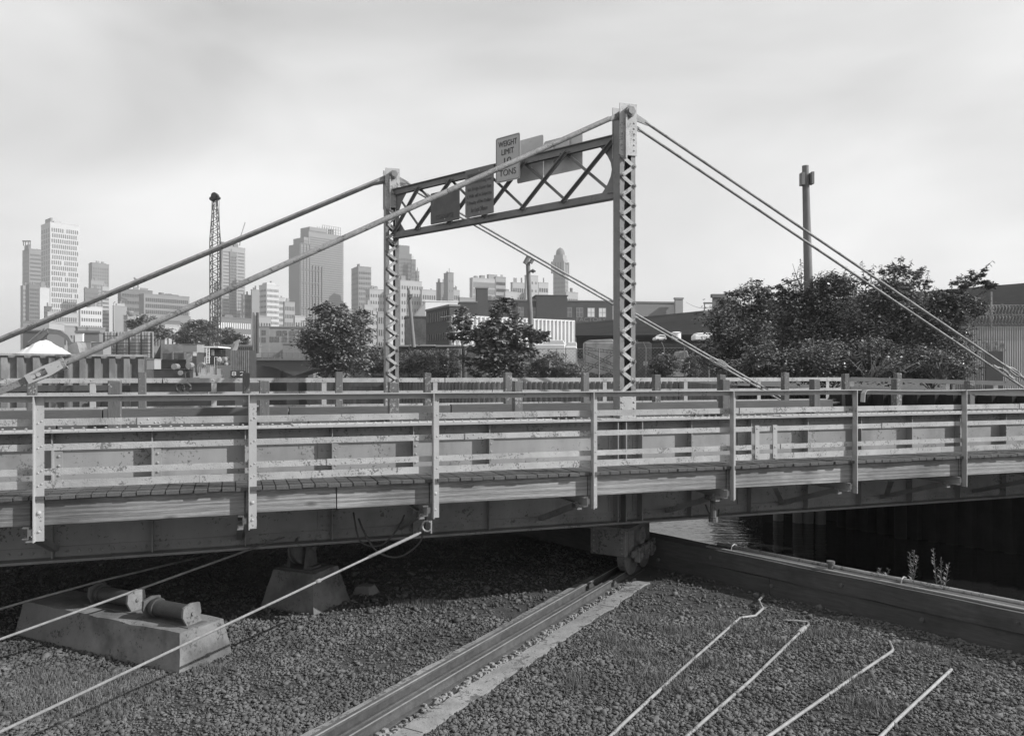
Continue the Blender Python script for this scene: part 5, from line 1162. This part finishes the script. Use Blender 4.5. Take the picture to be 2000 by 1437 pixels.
# fences
def chainfence(label, x0, x1, ytop, Y0, Y1, posts, barbed=True, zb_=2.3):
    a, b_ = W(x0, ytop, Y0), W(x1, ytop, Y1); t = thing('chain_link_fence', label, 'fence', (a.x, a.y, zb_)); z_ = max(a.z, b_.z); f_ = lambda px: (px-x0)/(x1-x0)
    for px in posts: q = a.lerp(b_, f_(px)); mb = MB(); mb.tube([(q.x, q.y, zb_), (q.x, q.y, q.z+.02)], .05, 8); mb.tube([(q.x, q.y, q.z), (q.x-.25, q.y-.25, q.z+.45)], .03, 6) if barbed else None; mb.build('post', M['pipe'], t)
    mb = MB(); mb.tube([a, b_], .025, 6); mb.build('top_rail', M['pipe'], t)
    mb = MB(); L_ = (b_-a).length; n = int(L_/.3); H = a.z-zb_
    for i in range(-int(H/.3), n):
        for sg in (0, 1):
            s0, s1 = i*.3, i*.3+H
            if sg: lo, hi = s1, s0
            else: lo, hi = s0, s1
            def clampseg(lo, hi):
                p = [max(0, min(L_, lo)), max(0, min(L_, hi))]
                return p
            u0, u1 = lo, hi; z0_, z1_ = 0., H
            if u0 == u1: continue
            def cut(u, z, uu, zz, lim): k = (lim-u)/(uu-u); return lim, z+(zz-z)*k
            if (u0 < 0 and u1 < 0) or (u0 > L_ and u1 > L_): continue
            if u0 < 0: u0, z0_ = cut(u0, z0_, u1, z1_, 0.)
            if u1 < 0: u1, z1_ = cut(u1, z1_, u0, z0_, 0.)
            if u0 > L_: u0, z0_ = cut(u0, z0_, u1, z1_, L_)
            if u1 > L_: u1, z1_ = cut(u1, z1_, u0, z0_, L_)
            d_ = (b_-a)/L_; P0 = a+d_*u0; P1 = a+d_*u1; P0.z = zb_+z0_; P1.z = zb_+z1_
            mb.bar(P0, P1, .012, .012)
    mb.build('wire_mesh', M['machine'], t, kind='stuff')
    if barbed:
        mb = MB()
        for k in range(3): o_ = Vector((-.07*(k+1), -.07*(k+1), .11*(k+1))); mb.tube([a+o_, b_+o_], .006, 4)
        mb.build('barbed_strands', M['pipe'], t, kind='stuff')
chainfence('chain link fence with barbed wire behind the bridge right of the near column', 1246, 1400, 679, 68, 66, (1262, 1298, 1338, 1385))
chainfence('chain link fence in front of the white truck left of the near column', 880, 1200, 681, 67.5, 67.5, (900, 960, 1015, 1050, 1088, 1126, 1170), False)
# mossy wall with ivy
t = thing('mossy_wall', 'long mossy shaded wall with pale coping left and right of the far column', 'wall', W(800, 735, 68))
for i, (xa, xb, yt) in enumerate(((684, 752, 679), (753, 800, 677), (801, 850, 676), (851, 902, 677))):
    a, b_ = W(xa, yt, 69), W(xb, yt, 69); mb = MB(); mb.box(a.x, b_.x-.02, 69+.05*(i % 2), 69.3+.05*(i % 2), 2.2, a.z); mb.build('wall_panel', M['ivy_wall'], t)
    mb = MB(); mb.box(a.x, b_.x-.02, 68.9, 69.4, a.z+.003, a.z+.14); mb.build('coping', M['t5'], t)
mb = MB(); a, b_ = W(770, 705, 68.6), W(925, 707, 68.6); mb.bar(a, b_, .05, .07); mb.build('pipe_rail', M['t4'], t)
for px in (875, 897, 910): a = W(px, 735, 68.7); mb = MB(); mb.box(a.x-.09, a.x+.09, 68.7, 68.8, 2.2, zt(680, 68.7)); mb.build('pale_post', M['t5'], t)
# utility poles
def upole(label, P, Y, r0, r1, extra=()):
    t = thing('utility_pole', label, 'pole', (W(*P[0], Y).x, Y, 2.3)); mb = MB(); mb.tube([W(*p, Y) for p in P], r0, 14, r1); mb.build('shaft', M['pole'], t, smooth='auto')
    for nm, e in extra: mb = MB(); e(mb); mb.build(nm, M['pole'] if nm == 'crossarm' else M['t3'], t)
    return t
def boxat(x0, x1, y0_, y1_, Y, d=.25): return lambda mb: mb.box(W(x0, y0_, Y).x, W(x1, y0_, Y).x, Y-d, Y, W(x0, y1_, Y).z, W(x0, y0_, Y).z)
upole('massive tall timber pole with two flat boards near its top rising from the shrubs', [(1584, 745), (1579, 560), (1573, 324)], 31, .21, .125, (('side_board', boxat(1561, 1567, 340, 364, 31.02, .3)), ('side_board', boxat(1580, 1585, 339, 362, 31.02, .3))))
upole('pole with camera heads and a small lamp in front of the factory', [(1041, 715), (1035, 600), (1031, 512)], 69, .26, .18, (('camera_head', lambda mb: mb.tube([W(1025, 515, 68.9), W(1032, 502, 68.9)], .2, 10)), ('camera_head', lambda mb: mb.tube([W(1036, 514, 68.9), W(1042, 504, 68.9)], .18, 10)), ('lamp', lambda mb: mb.tube([W(1036, 530, 69), W(1041, 527, 68.7), W(1045, 530, 68.4)], .08, 8)), ('lamp', lambda mb: mb.tube([W(1041, 529, 68.4), W(1041, 533, 68.4)], .24, 12, .07))))
upole('thin bare pole leaning left just behind the waterside tree', [(711, 683), (706, 640), (703, 598)], 64, .11, .08)
upole('leaning pole with clustered fittings right of the far column', [(808, 678), (803, 620), (798, 563)], 67, .18, .13, (('fitting', boxat(796, 801, 568, 578, 66.9)), ('fitting', boxat(800, 806, 575, 582, 66.9)), ('fitting', boxat(795, 799, 580, 586, 66.9))))
mb = MB(); pts = [W(1340, 590, 150).lerp(W(1572, 540, 31), k/10)-Vector((0, 0, 1.2*math.sin(PI*k/10))) for k in range(11)]; mb.tube(pts, .025, 5); tag(mb.build('overhead_wire', M['machdark']), 'single overhead wire sagging from the tall pole toward the grey shed', 'wire')
# bare twigs by the tall pole
mb = MB()
for P in ([(1573, 575), (1557, 545), (1548, 515)], [(1565, 560), (1556, 540), (1560, 520)], [(1562, 572), (1570, 550), (1574, 540)], [(1590, 560), (1600, 530)]): mb.tube([W(x, y, 30.6) for x, y in P], .02, 5, .006)
tag(mb.build('bare_twigs', M['bark'], kind='stuff'), 'bare dead twigs beside the tall timber pole', 'twigs')

# right edge: corrugated fence, razor wire, dark building
t = thing('corrugated_fence', 'pale corrugated metal fence with graffiti under the razor wire at the right edge', 'fence', W(1930, 780, 28))
px = 1866; first = None
while px < 2060:
    a = W(px, 637, 30); mb = MB(); w_ = 9/F*30
    if first is None:
        mb = MB()
        for k in range(2): x = a.x+k*w_/2; mb.add([(x, 30, 1.6), (x+w_*.15, 29.95, 1.6), (x+w_*.35, 29.95, 1.6), (x+w_*.5, 30, 1.6), (x, 30, a.z), (x+w_*.15, 29.95, a.z), (x+w_*.35, 29.95, a.z), (x+w_*.5, 30, a.z)], [(0, 1, 5, 4), (1, 2, 6, 5), (2, 3, 7, 6)])
        first = mb.build('sheet', M['hoard'], t); ax_ = a.x
    elif not (1925 < px < 1952 and False): share(first, (a.x-ax_, 0, 0))
    px += 9
mb = MB(); q0, q1 = W(1924, 735, 29.8), W(1958, 686, 29.8); mb.box(q0.x, q1.x, 29.75, 29.8, 1.5, q1.z); mb.build('dark_gate', M['machdark'], t)
lettering('OIZA', t, W(1940, 676, 29.9).x, W(1940, 676, 29.9).z, .35, .95, 29.9, M['t2'], 'graffiti')
t = thing('razor_wire', 'coils of razor wire strung above the corrugated fence at the right edge', 'wire', W(1930, 637, 29.9)); mb = MB(); mb.tube([W(1936, 640, 29.9), W(1936, 570, 29.9)], .03, 6); mb.build('post', M['pipe'], t)
for py in (596, 615, 634): mb = MB(); mb.tube([W(1880, py, 29.9), W(2060, py, 29.9)], .008, 4); mb.build('strand', M['pipe'], t)
for py in (605, 624):
    mb = MB(); pts = []
    for k in range(420): a = k*.42; pts.append(W(1880+k*.43, py, 29.9)+Vector((.05*math.sin(a), .17*math.cos(a), .17*math.sin(a))))
    mb.tube(pts, .009, 4); mb.build('coil', M['pipe'], t)

# ------------------------------------------------------------------ left bank yard
t = thing('tarpaulin_heap', 'heap covered with a bright white tarpaulin on the left bank', 'heap', W(90, 697, 92)); n = 26
from mathutils import noise
V_ = []; c0 = W(88, 697, 93)
for j in range(n+1):
    for i in range(n*2+1):
        x = -1+2*i/(2*n); y = -1+2*j/n; px = 88+52*x; h = max(0, 1-abs(x)**1.6)*.5+max(0, 1-abs(x+.05)*1.15)*.5; ph = h*max(0, 1-abs(y)**1.8)
        q = Vector((x*3.1, y*3.0, ph*1.95)); q.z += .18*noise.noise(Vector((x*5, y*4, 0)))*ph+.22*abs(noise.noise(Vector((x*11+y*4, y*3, 3))))*min(1, ph*2.5)
        V_.append((c0.x+q.x, c0.y+q.y, c0.z+q.z))
W_ = 2*n+1; mb = MB(); mb.add(V_, [(j*W_+i, j*W_+i+1, (j+1)*W_+i+1, (j+1)*W_+i) for j in range(n) for i in range(2*n)]); mb.build('tarpaulin', M['tarp'], t, smooth=True)
mb = MB(); mb.box(c0.x-3.2, c0.x+3.3, c0.y-3.1, c0.y+3, c0.z-.5, c0.z+.02); mb.build('spoil_base', M['dirt'], t)
def plate(mb, P, Y, th): mb.slab([W(x, y, Y) for x, y in P], (0, th, 0))
t = thing('excavator', 'yellowish excavator with arched boom reaching down behind the white tarpaulin', 'excavator', W(145, 700, 97))
mb = MB(); plate(mb, [(86, 646), (92, 641), (118, 645), (132, 655), (140, 668), (136, 672), (126, 660), (112, 653), (92, 652)], 97, .5); mb.build('boom', M['pole'], t)
mb = MB(); plate(mb, [(84, 648), (92, 644), (94, 650), (60, 680), (52, 676)], 96.9, .4); mb.build('arm', M['pole'], t); mb = MB(); mb.tube([W(88, 640, 96.8), W(55, 668, 96.8)], .07, 8); mb.build('ram', M['pipe'], t)
mb = MB(); plate(mb, [(52, 674), (62, 672), (66, 684), (54, 690), (48, 682)], 96.8, .9); mb.build('bucket', M['machdark'], t); mb = MB(); plate(mb, [(132, 672), (150, 668), (156, 690), (132, 694)], 97.2, 2); mb.build('body', M['machine'], t); mb = MB(); plate(mb, [(133, 693), (158, 693), (160, 700), (131, 700)], 97, 2.4); mb.build('crawler_track', M['machdark'], t)
# hoarding with dark posts and rails
t = thing('hoarding', 'tall pale ribbed hoarding with dark posts and rails behind the sheet pile wall', 'hoarding', W(250, 700, 104)); first = None
for k in range(16):
    xa = 204+k*6; a, b_ = W(xa, 698, 104), W(xa+5.6, 648, 104); mb = MB()
    if first is None: mb.box(a.x, b_.x, 104, 104.06, a.z, b_.z); mb.box(a.x+.1, a.x+.22, 103.93, 104, a.z, b_.z); first = mb.build('panel', M['hoard'], t); x0_ = a.x
    else: share(first, (a.x-x0_, (k % 2)*.03, (k % 3)*.01))
for px in (203, 228, 252, 276, 296): a, b_ = W(px, 700, 103.8), W(px+1.6, 650, 103.8); mb = MB(); mb.box(a.x, b_.x, 103.6, 103.8, a.z, b_.z); mb.build('post', M['machdark'], t)
for py in (656, 663, 670, 676, 683, 689): a, b_ = W(203, py, 103.5), W(297, py, 103.5); mb = MB(); mb.bar(a, b_, .06, .07); mb.build('rail', M['machdark'], t)
mid('site_cabin', 'small site cabin with pale doors and railing left of the hoarding', 'cabin', 145, 148, 194, 650, 112, 't3', deg=5, zb=5, depth=4)
crate('white site notice board in front of the site cabin', 146, 162, 652, 668, 108, 'white', .3)
crate('pale rounded material bin left of the hoarding', 160, 178, 668, 698, 101, 't5', 2)
crate('second pale material bin next to the hoarding', 180, 202, 669, 700, 101, 't4', 2)
mid('low_store', 'low dark store shed with pale roof edge behind the excavator', 'shed', 40, 45, 92, 648, 130, 't2', deg=5, zb=5, depth=6)
mid('far_row_houses', 'pale low row of buildings above the dark store at the left edge', 'building', 30, 45, 96, 629, 260, 't5', deg=8)
# crane barge
by = 80
t = thing('barge', 'low dark work barge moored below the crane', 'barge', (W(380, 735, by).x, by, -.6)); mb = MB(); a, b_ = W(292, 741, by), W(486, 741, by); mb.box(a.x, b_.x, by-4, by+5, -.9, a.z); mb.build('hull', M['machdark'], t); mb = MB(); mb.box(a.x-.1, b_.x+.1, by-4.2, by+5.1, a.z+.004, a.z+.12); mb.build('deck', M['machine'], t)
t = thing('lattice_boom_crane', 'tall dark lattice boom crane standing on the barge', 'crane', W(412, 738, by))
mb = MB(); wz = lambda py: W(412, py, by).z; cx_ = W(411.5, 400, by).x; cy_ = by+1.2
def hw(z): 
    k = (z-wz(676))/(wz(385)-wz(676)); return .40 if k < .72 else .40-(k-.72)/.28*.24
Zs = np.linspace(wz(676), wz(385), 38)
for dx in (-1, 1):
    for dy in (-1, 1):
        mb.tube([(cx_+dx*hw(z), cy_+dy*hw(z), z) for z in Zs], .045, 5)
mb.build('chords', M['machdark'], t)
mb = MB()
for i in range(len(Zs)-1):
    z0_, z1_ = Zs[i], Zs[i+1]; s = 1 if i % 2 else -1
    for dy in (-1, 1): mb.bar((cx_-s*hw(z0_), cy_+dy*hw(z0_), z0_), (cx_+s*hw(z1_), cy_+dy*hw(z1_), z1_), .045, .045)
    for dx in (-1, 1): mb.bar((cx_+dx*hw(z0_), cy_-s*hw(z0_), z0_), (cx_+dx*hw(z1_), cy_+s*hw(z1_), z1_), .045, .045)
mb.build('lacing', M['machdark'], t, kind='stuff')
mb = MB(); mb.box(cx_-.28, cx_+.28, cy_-.25, cy_+.25, wz(386), wz(376)); mb.tube([(cx_, cy_-.3, wz(378)), (cx_, cy_+.3, wz(378))], .33, 14); mb.tube([(cx_-.3, cy_-.3, wz(384)), (cx_-.3, cy_+.3, wz(384))], .2, 12); mb.tube([(cx_+.3, cy_-.3, wz(381)), (cx_+.3, cy_+.3, wz(381))], .16, 12); mb.build('head_sheaves', M['machdark'], t)
for dx in (-.42, .5): mb = MB(); mb.tube([(cx_+dx*.8, cy_, wz(384)), (cx_+dx*1.2, cy_, wz(690))], .022, 4); mb.build('hoist_line', M['machdark'], t)
mb = MB(); mb.box(cx_-.75, cx_+1.05, cy_, cy_+2.5, wz(712), wz(679)); mb.build('machinery_house', M['machdark'], t)
mb = MB(); a, b_ = W(396, 679, 79.9), W(428, 677.5, 79.9); mb.box(a.x, b_.x, by-.3, by+3.2, a.z, b_.z+.06); mb.build('roof_plate', M['white'], t)
mb = MB(); 
for x in (403, 408.5): a = W(x, 710, 79.6); mb.box(a.x-.03, a.x+.03, 79.6, 79.66, a.z, W(x, 680, 79.6).z)
for k in range(9): a, b_ = W(403, 682+k*3.4, 79.6), W(408.5, 682+k*3.4, 79.6); mb.box(a.x, b_.x, 79.61, 79.65, a.z-.03, a.z+.03)
mb.build('ladder', M['white'], t)
mb = MB(); a, b_ = W(413, 694, 79.9), W(418, 683, 79.9); mb.box(a.x, b_.x, 79.85, 79.95, a.z, b_.z); mb.build('window', M['t4'], t)
for (x0, x1, y0_, y1_, nm) in ((390, 399, 720, 738, 'counterweight'), (421, 430, 720, 738, 'counterweight'), (388, 432, 732, 741, 'counterweight'), (407, 415, 716, 731, 'counterweight')):
    a, b_ = W(x0, y1_, 78.8), W(x1, y0_, 78.8); mb = MB(); mb.box(a.x, b_.x, 78.8+(.2 if y0_ == 732 else .3), 79.6, a.z, b_.z); mb.build(nm, M['white'], t, bevel=.03)
mb = MB(); 
for x in (400, 419, 424): a = W(x, 735, 79.3); mb.bar(a, W(x, 697, 79.3), .04, .04)
mb.bar(W(400, 697, 79.3), W(411, 697, 79.3), .04, .04); mb.bar(W(419, 697, 79.3), W(425, 697, 79.3), .04, .04); mb.build('handrail', M['white'], t)
t = thing('pile_template', 'dark ribbed steel box marked 82 on the barge right of the crane', 'steel box', W(470, 735, 78)); a, b_ = W(451, 738, 78), W(488, 684, 78); first = None
for k in range(10):
    x = a.x+(b_.x-a.x)*k/10
    if first is None: mb = MB(); mb.box(x, x+.12, 77.9, 78, a.z, b_.z); first = mb.build('rib', M['machine'], t); x0_ = x
    else: share(first, (x-x0_, 0, 0))
mb = MB(); mb.box(a.x, b_.x, 78.003, 80, a.z, b_.z); mb.build('plate', M['machdark'], t)
mb = MB(); p0, p1 = W(450, 735, 77.7), W(480, 724, 77.7); mb.box(p0.x, p1.x, 77.7, 77.88, p0.z, p1.z); mb.build('nameplate', M['machdark'], t)
lettering('8 2', t, (p0.x+p1.x)/2, (p0.z+p1.z)/2, .40, 1.2, 77.67, M['white'])
mb = MB(); mb.tube([W(456, 684, 78.5), W(462, 670, 78.5)], .35, 8, .25); mb.tube([W(460, 672, 78.5), W(468, 664, 78.5)], .3, 7, .1); mb.tube([W(466, 668, 78.5), W(474, 668, 78.5)], .06, 5); tag(mb.build('grab_bucket', M['machine'], smooth='auto'), 'worn grab bucket resting on top of the ribbed steel box', 'grab')
mb = MB(); 
r = random.Random(4)
for k in range(40): a = W(425+r.uniform(0, 24), 704+r.uniform(-4, 7), 79+r.uniform(-1, 1)); mb.dome(a, (r.uniform(-.5, .5), -1, r.uniform(.2, 1)), r.uniform(.1, .28), 6)
tag(mb.build('scrap_heap', M['t5'], kind='stuff'), 'heap of pale crumpled scrap between crane cab and ribbed box', 'scrap')
t = thing('dump_skip', 'large grey scow box with slatted front panels left of the crane cab', 'skip', W(340, 700, 84)); mb = MB(); plate(mb, [(300, 700), (314, 672), (314, 704), (300, 704)], 84, 3); mb.build('side_plate', M['machdark'], t)
a, b_ = W(314, 703, 84), W(363, 672, 84); mb = MB(); mb.box(a.x, b_.x, 84.01, 87, a.z, b_.z); mb.build('bin', M['machine'], t)
for k in range(4): q0, q1 = W(315, 689+k*3.4, 83.9), W(361, 687.5+k*3.4, 83.9); mb = MB(); mb.box(q0.x, q1.x, 83.88, 83.99, q0.z-.07, q0.z+.04); mb.build('slat', M['pole'], t)
for px in (315, 337, 360): q = W(px, 703, 83.8); mb = MB(); mb.box(q.x-.07, q.x+.07, 83.75, 83.87, q.z, W(px, 687, 83.8).z); mb.build('upright', M['pole'], t)
mb = MB(); a, b_ = W(296, 705, 83.6), W(366, 702, 83.6); mb.box(a.x, b_.x, 83.2, 87, a.z, b_.z); mb.build('sill', M['machdark'], t)
crate('pale generator cabinet above the skip', 358, 385, 673, 688, 84, 't4', 2)
crate('pale tall cabinet left of the crane cab', 363, 375, 688, 718, 82, 't5', 1.5)
crate('small white machine with dark vent left of the crane cab', 384, 399, 690, 712, 82, 't5', 1.5)
crate('dark engine block low on the barge', 300, 362, 722, 738, 79, 'machdark', 2)
crate('bright small winch house with white roof at the barge end', 286, 302, 702, 722, 80, 't5', 1.5)
crate('dark machinery under the skip', 300, 362, 705, 720, 83, 'machdark', 2)
for i, (px, py, r_) in enumerate(((340, 716, 6), (368, 714, 6), (352, 728, 5), (392, 712, 5))): q = W(px, py, 78.9); mb = MB(); mb.tube([q, q+Vector((0, .8, 0))], r_/F*79, 14); tag(mb.build('cable_drum', M['machine'], smooth='auto'), ['worn cable drum under the left of the skip', 'pale cable drum at the foot of the tall cabinet', 'low cable drum above the engine block', 'small drum beside the crane counterweight'][i], 'drum')
# tyre fenders in the water, white chimney group, factory, road bridge
for i, px in enumerate((352, 364)): q = W(px, 757, 74); mb = MB(); mb.tube([q+Vector((.38*math.cos(a), 0, .38*math.sin(a))) for a in [2*PI*k/14 for k in range(15)]], .13, 7); tag(mb.build('tyre_fender', M['machdark'], smooth=True), ('left', 'right')[i]+' old tyre hung as a fender on the barge side', 'tyre')
t, fr, a, b_, z1 = mid('tile_roof_shed', 'low shed with scalloped tiled roof edge between crane and chimney', 'shed', 420, 423, 500, 676, 165, 't3', deg=4, zb=2, depth=8)
mb = MB(fr); windows(mb, a*.02, a*.98, zt(684, 165), zt(677, 165), 18, 1, .55, .7, 0); mb.build('windows', M['win_d'], t, kind='stuff')
mb = MB(); mb.slab([W(420, 676, 165), W(500, 676, 165), W(500, 665, 170), W(420, 665, 170)], (0, 0, -.2)); mb.build('roof', M['t3'], t)
for i, (x, w_, yt, mt_) in enumerate(((493, 5, 610, 'pole'), (500, 6, 610, 'machdark'))): mb = MB(); mb.tube([W(x+w_/2, 690, 140), W(x+w_/2, yt, 140)], w_/2/F*140*1.1, 12, w_/2/F*140*.85); tag(mb.build('chimney', M[('pole', 'bark')[i]], smooth='auto'), ('pale left hand chimney pipe beside the arched factory', 'dark right hand chimney pipe beside the arched factory')[i], 'chimney')
t, fr, a, b_, z1 = mid('arched_factory', 'pale two storey factory with arched parapet and paired windows', 'factory', 506, 508, 610, 640, 170, 'brickpale', deg=6)
mb = MB(fr); c = span_r(fr, 517); R_ = span_r(fr, 524)-c; P = [(c+R_*math.cos(PI*k/10), z1+R_*.55*math.sin(PI*k/10)) for k in range(11)]; mb.slab([(x, -.06, z) for x, z in P], (0, .6, 0)); mb.box(span_r(fr, 507), span_r(fr, 526), -.1, .5, 2.2, z1); mb.build('arched_gable', M['brickpale'], t)
win(t, fr, ((512, 519, 'glass'),), (645, 654), 170, y=-.1, frame='t3'); win(t, fr, ((512, 519, 'glass'),), (659, 668), 170, y=-.1, frame='t3')
win(t, fr, ((541, 549, 'glass'), (552, 560, 'glass'), (566, 574, 'glass'), (577, 584, 'glass'), (588, 595, 'glass')), (646, 655), 170, frame='t3'); win(t, fr, ((526, 534, 'glass'), (537, 545, 'glass'), (552, 560, 'glass'), (566, 574, 'glass')), (658, 667), 170, frame='t3')
t = thing('road_bridge', 'low haunched road bridge with railing spanning the canal beyond the barge', 'bridge', W(540, 735, 150)); Yb = 150
mb = MB(); P = [(486, 704), (590, 703), (690, 706), (690, 718), (610, 722), (575, 734), (560, 728), (535, 718), (500, 712), (486, 711)]; plate(mb, P, Yb, 9); mb.build('haunched_girder', M['t1'], t)
mb = MB(); a, b_ = W(484, 703.5, Yb-.5), W(690, 702.5, Yb-.5); mb.box(a.x, b_.x, Yb-.6, Yb+9.5, a.z, a.z+.3); mb.build('deck', M['t3'], t)
mb = MB(); 
for py in (690, 694, 698): mb.bar(W(484, py, Yb-.5), W(690, py, Yb-.5), .12, .10)
mb.build('railing_rails', M['t2'], t, kind='stuff')
for k in range(17): x = 488+k*12; mb = MB(); mb.bar(W(x, 704, Yb-.5), W(x, 688, Yb-.5), .14, .14); mb.build('railing_post', M['t3'], t)
mb = MB(); a, b_ = W(560, 712, Yb+1), W(583, 712, Yb+1); mb.box(a.x, b_.x, Yb+1, Yb+8, -1, a.z-.4); mb.build('pier', M['t2'], t)
mid('beige_store', 'low sloping roofed store above the road bridge left of the waterside tree', 'store', 545, 552, 612, 672, 160, 't3', deg=8)
t, fr, a, b_, z1 = mid('truck_trailer', 'dark trailers parked beyond the road bridge', 'trailer', 484, 486, 545, 700, 158, 't2', deg=4, zb=2)
mb = MB(); mb.tube([W(223, 645, 300), W(222, 592, 300), W(225, 589, 300)], .16, 6); tag(mb.build('street_lamp', M['t5']), 'tall thin street lamp post left of the plain stair tower', 'lamp post')
# haze
mh = bpy.data.materials.new('haze_air'); mh.use_nodes = True; t_ = mh.node_tree; t_.nodes.clear(); o_ = nd(t_, 'ShaderNodeOutputMaterial'); v_ = nd(t_, 'ShaderNodeVolumePrincipled')
v_.inputs['Color'].default_value = (.92, .92, .92, 1); v_.inputs['Density'].default_value = .00036; v_.inputs['Anisotropy'].default_value = .2; t_.links.new(v_.outputs[0], o_.inputs['Volume'])
mb = MB(); mb.box(-1600, 1600, -70, 1400, -3.3, 260); hz = mb.build('haze', mh); hz['kind'] = 'stuff'
#@@BG1
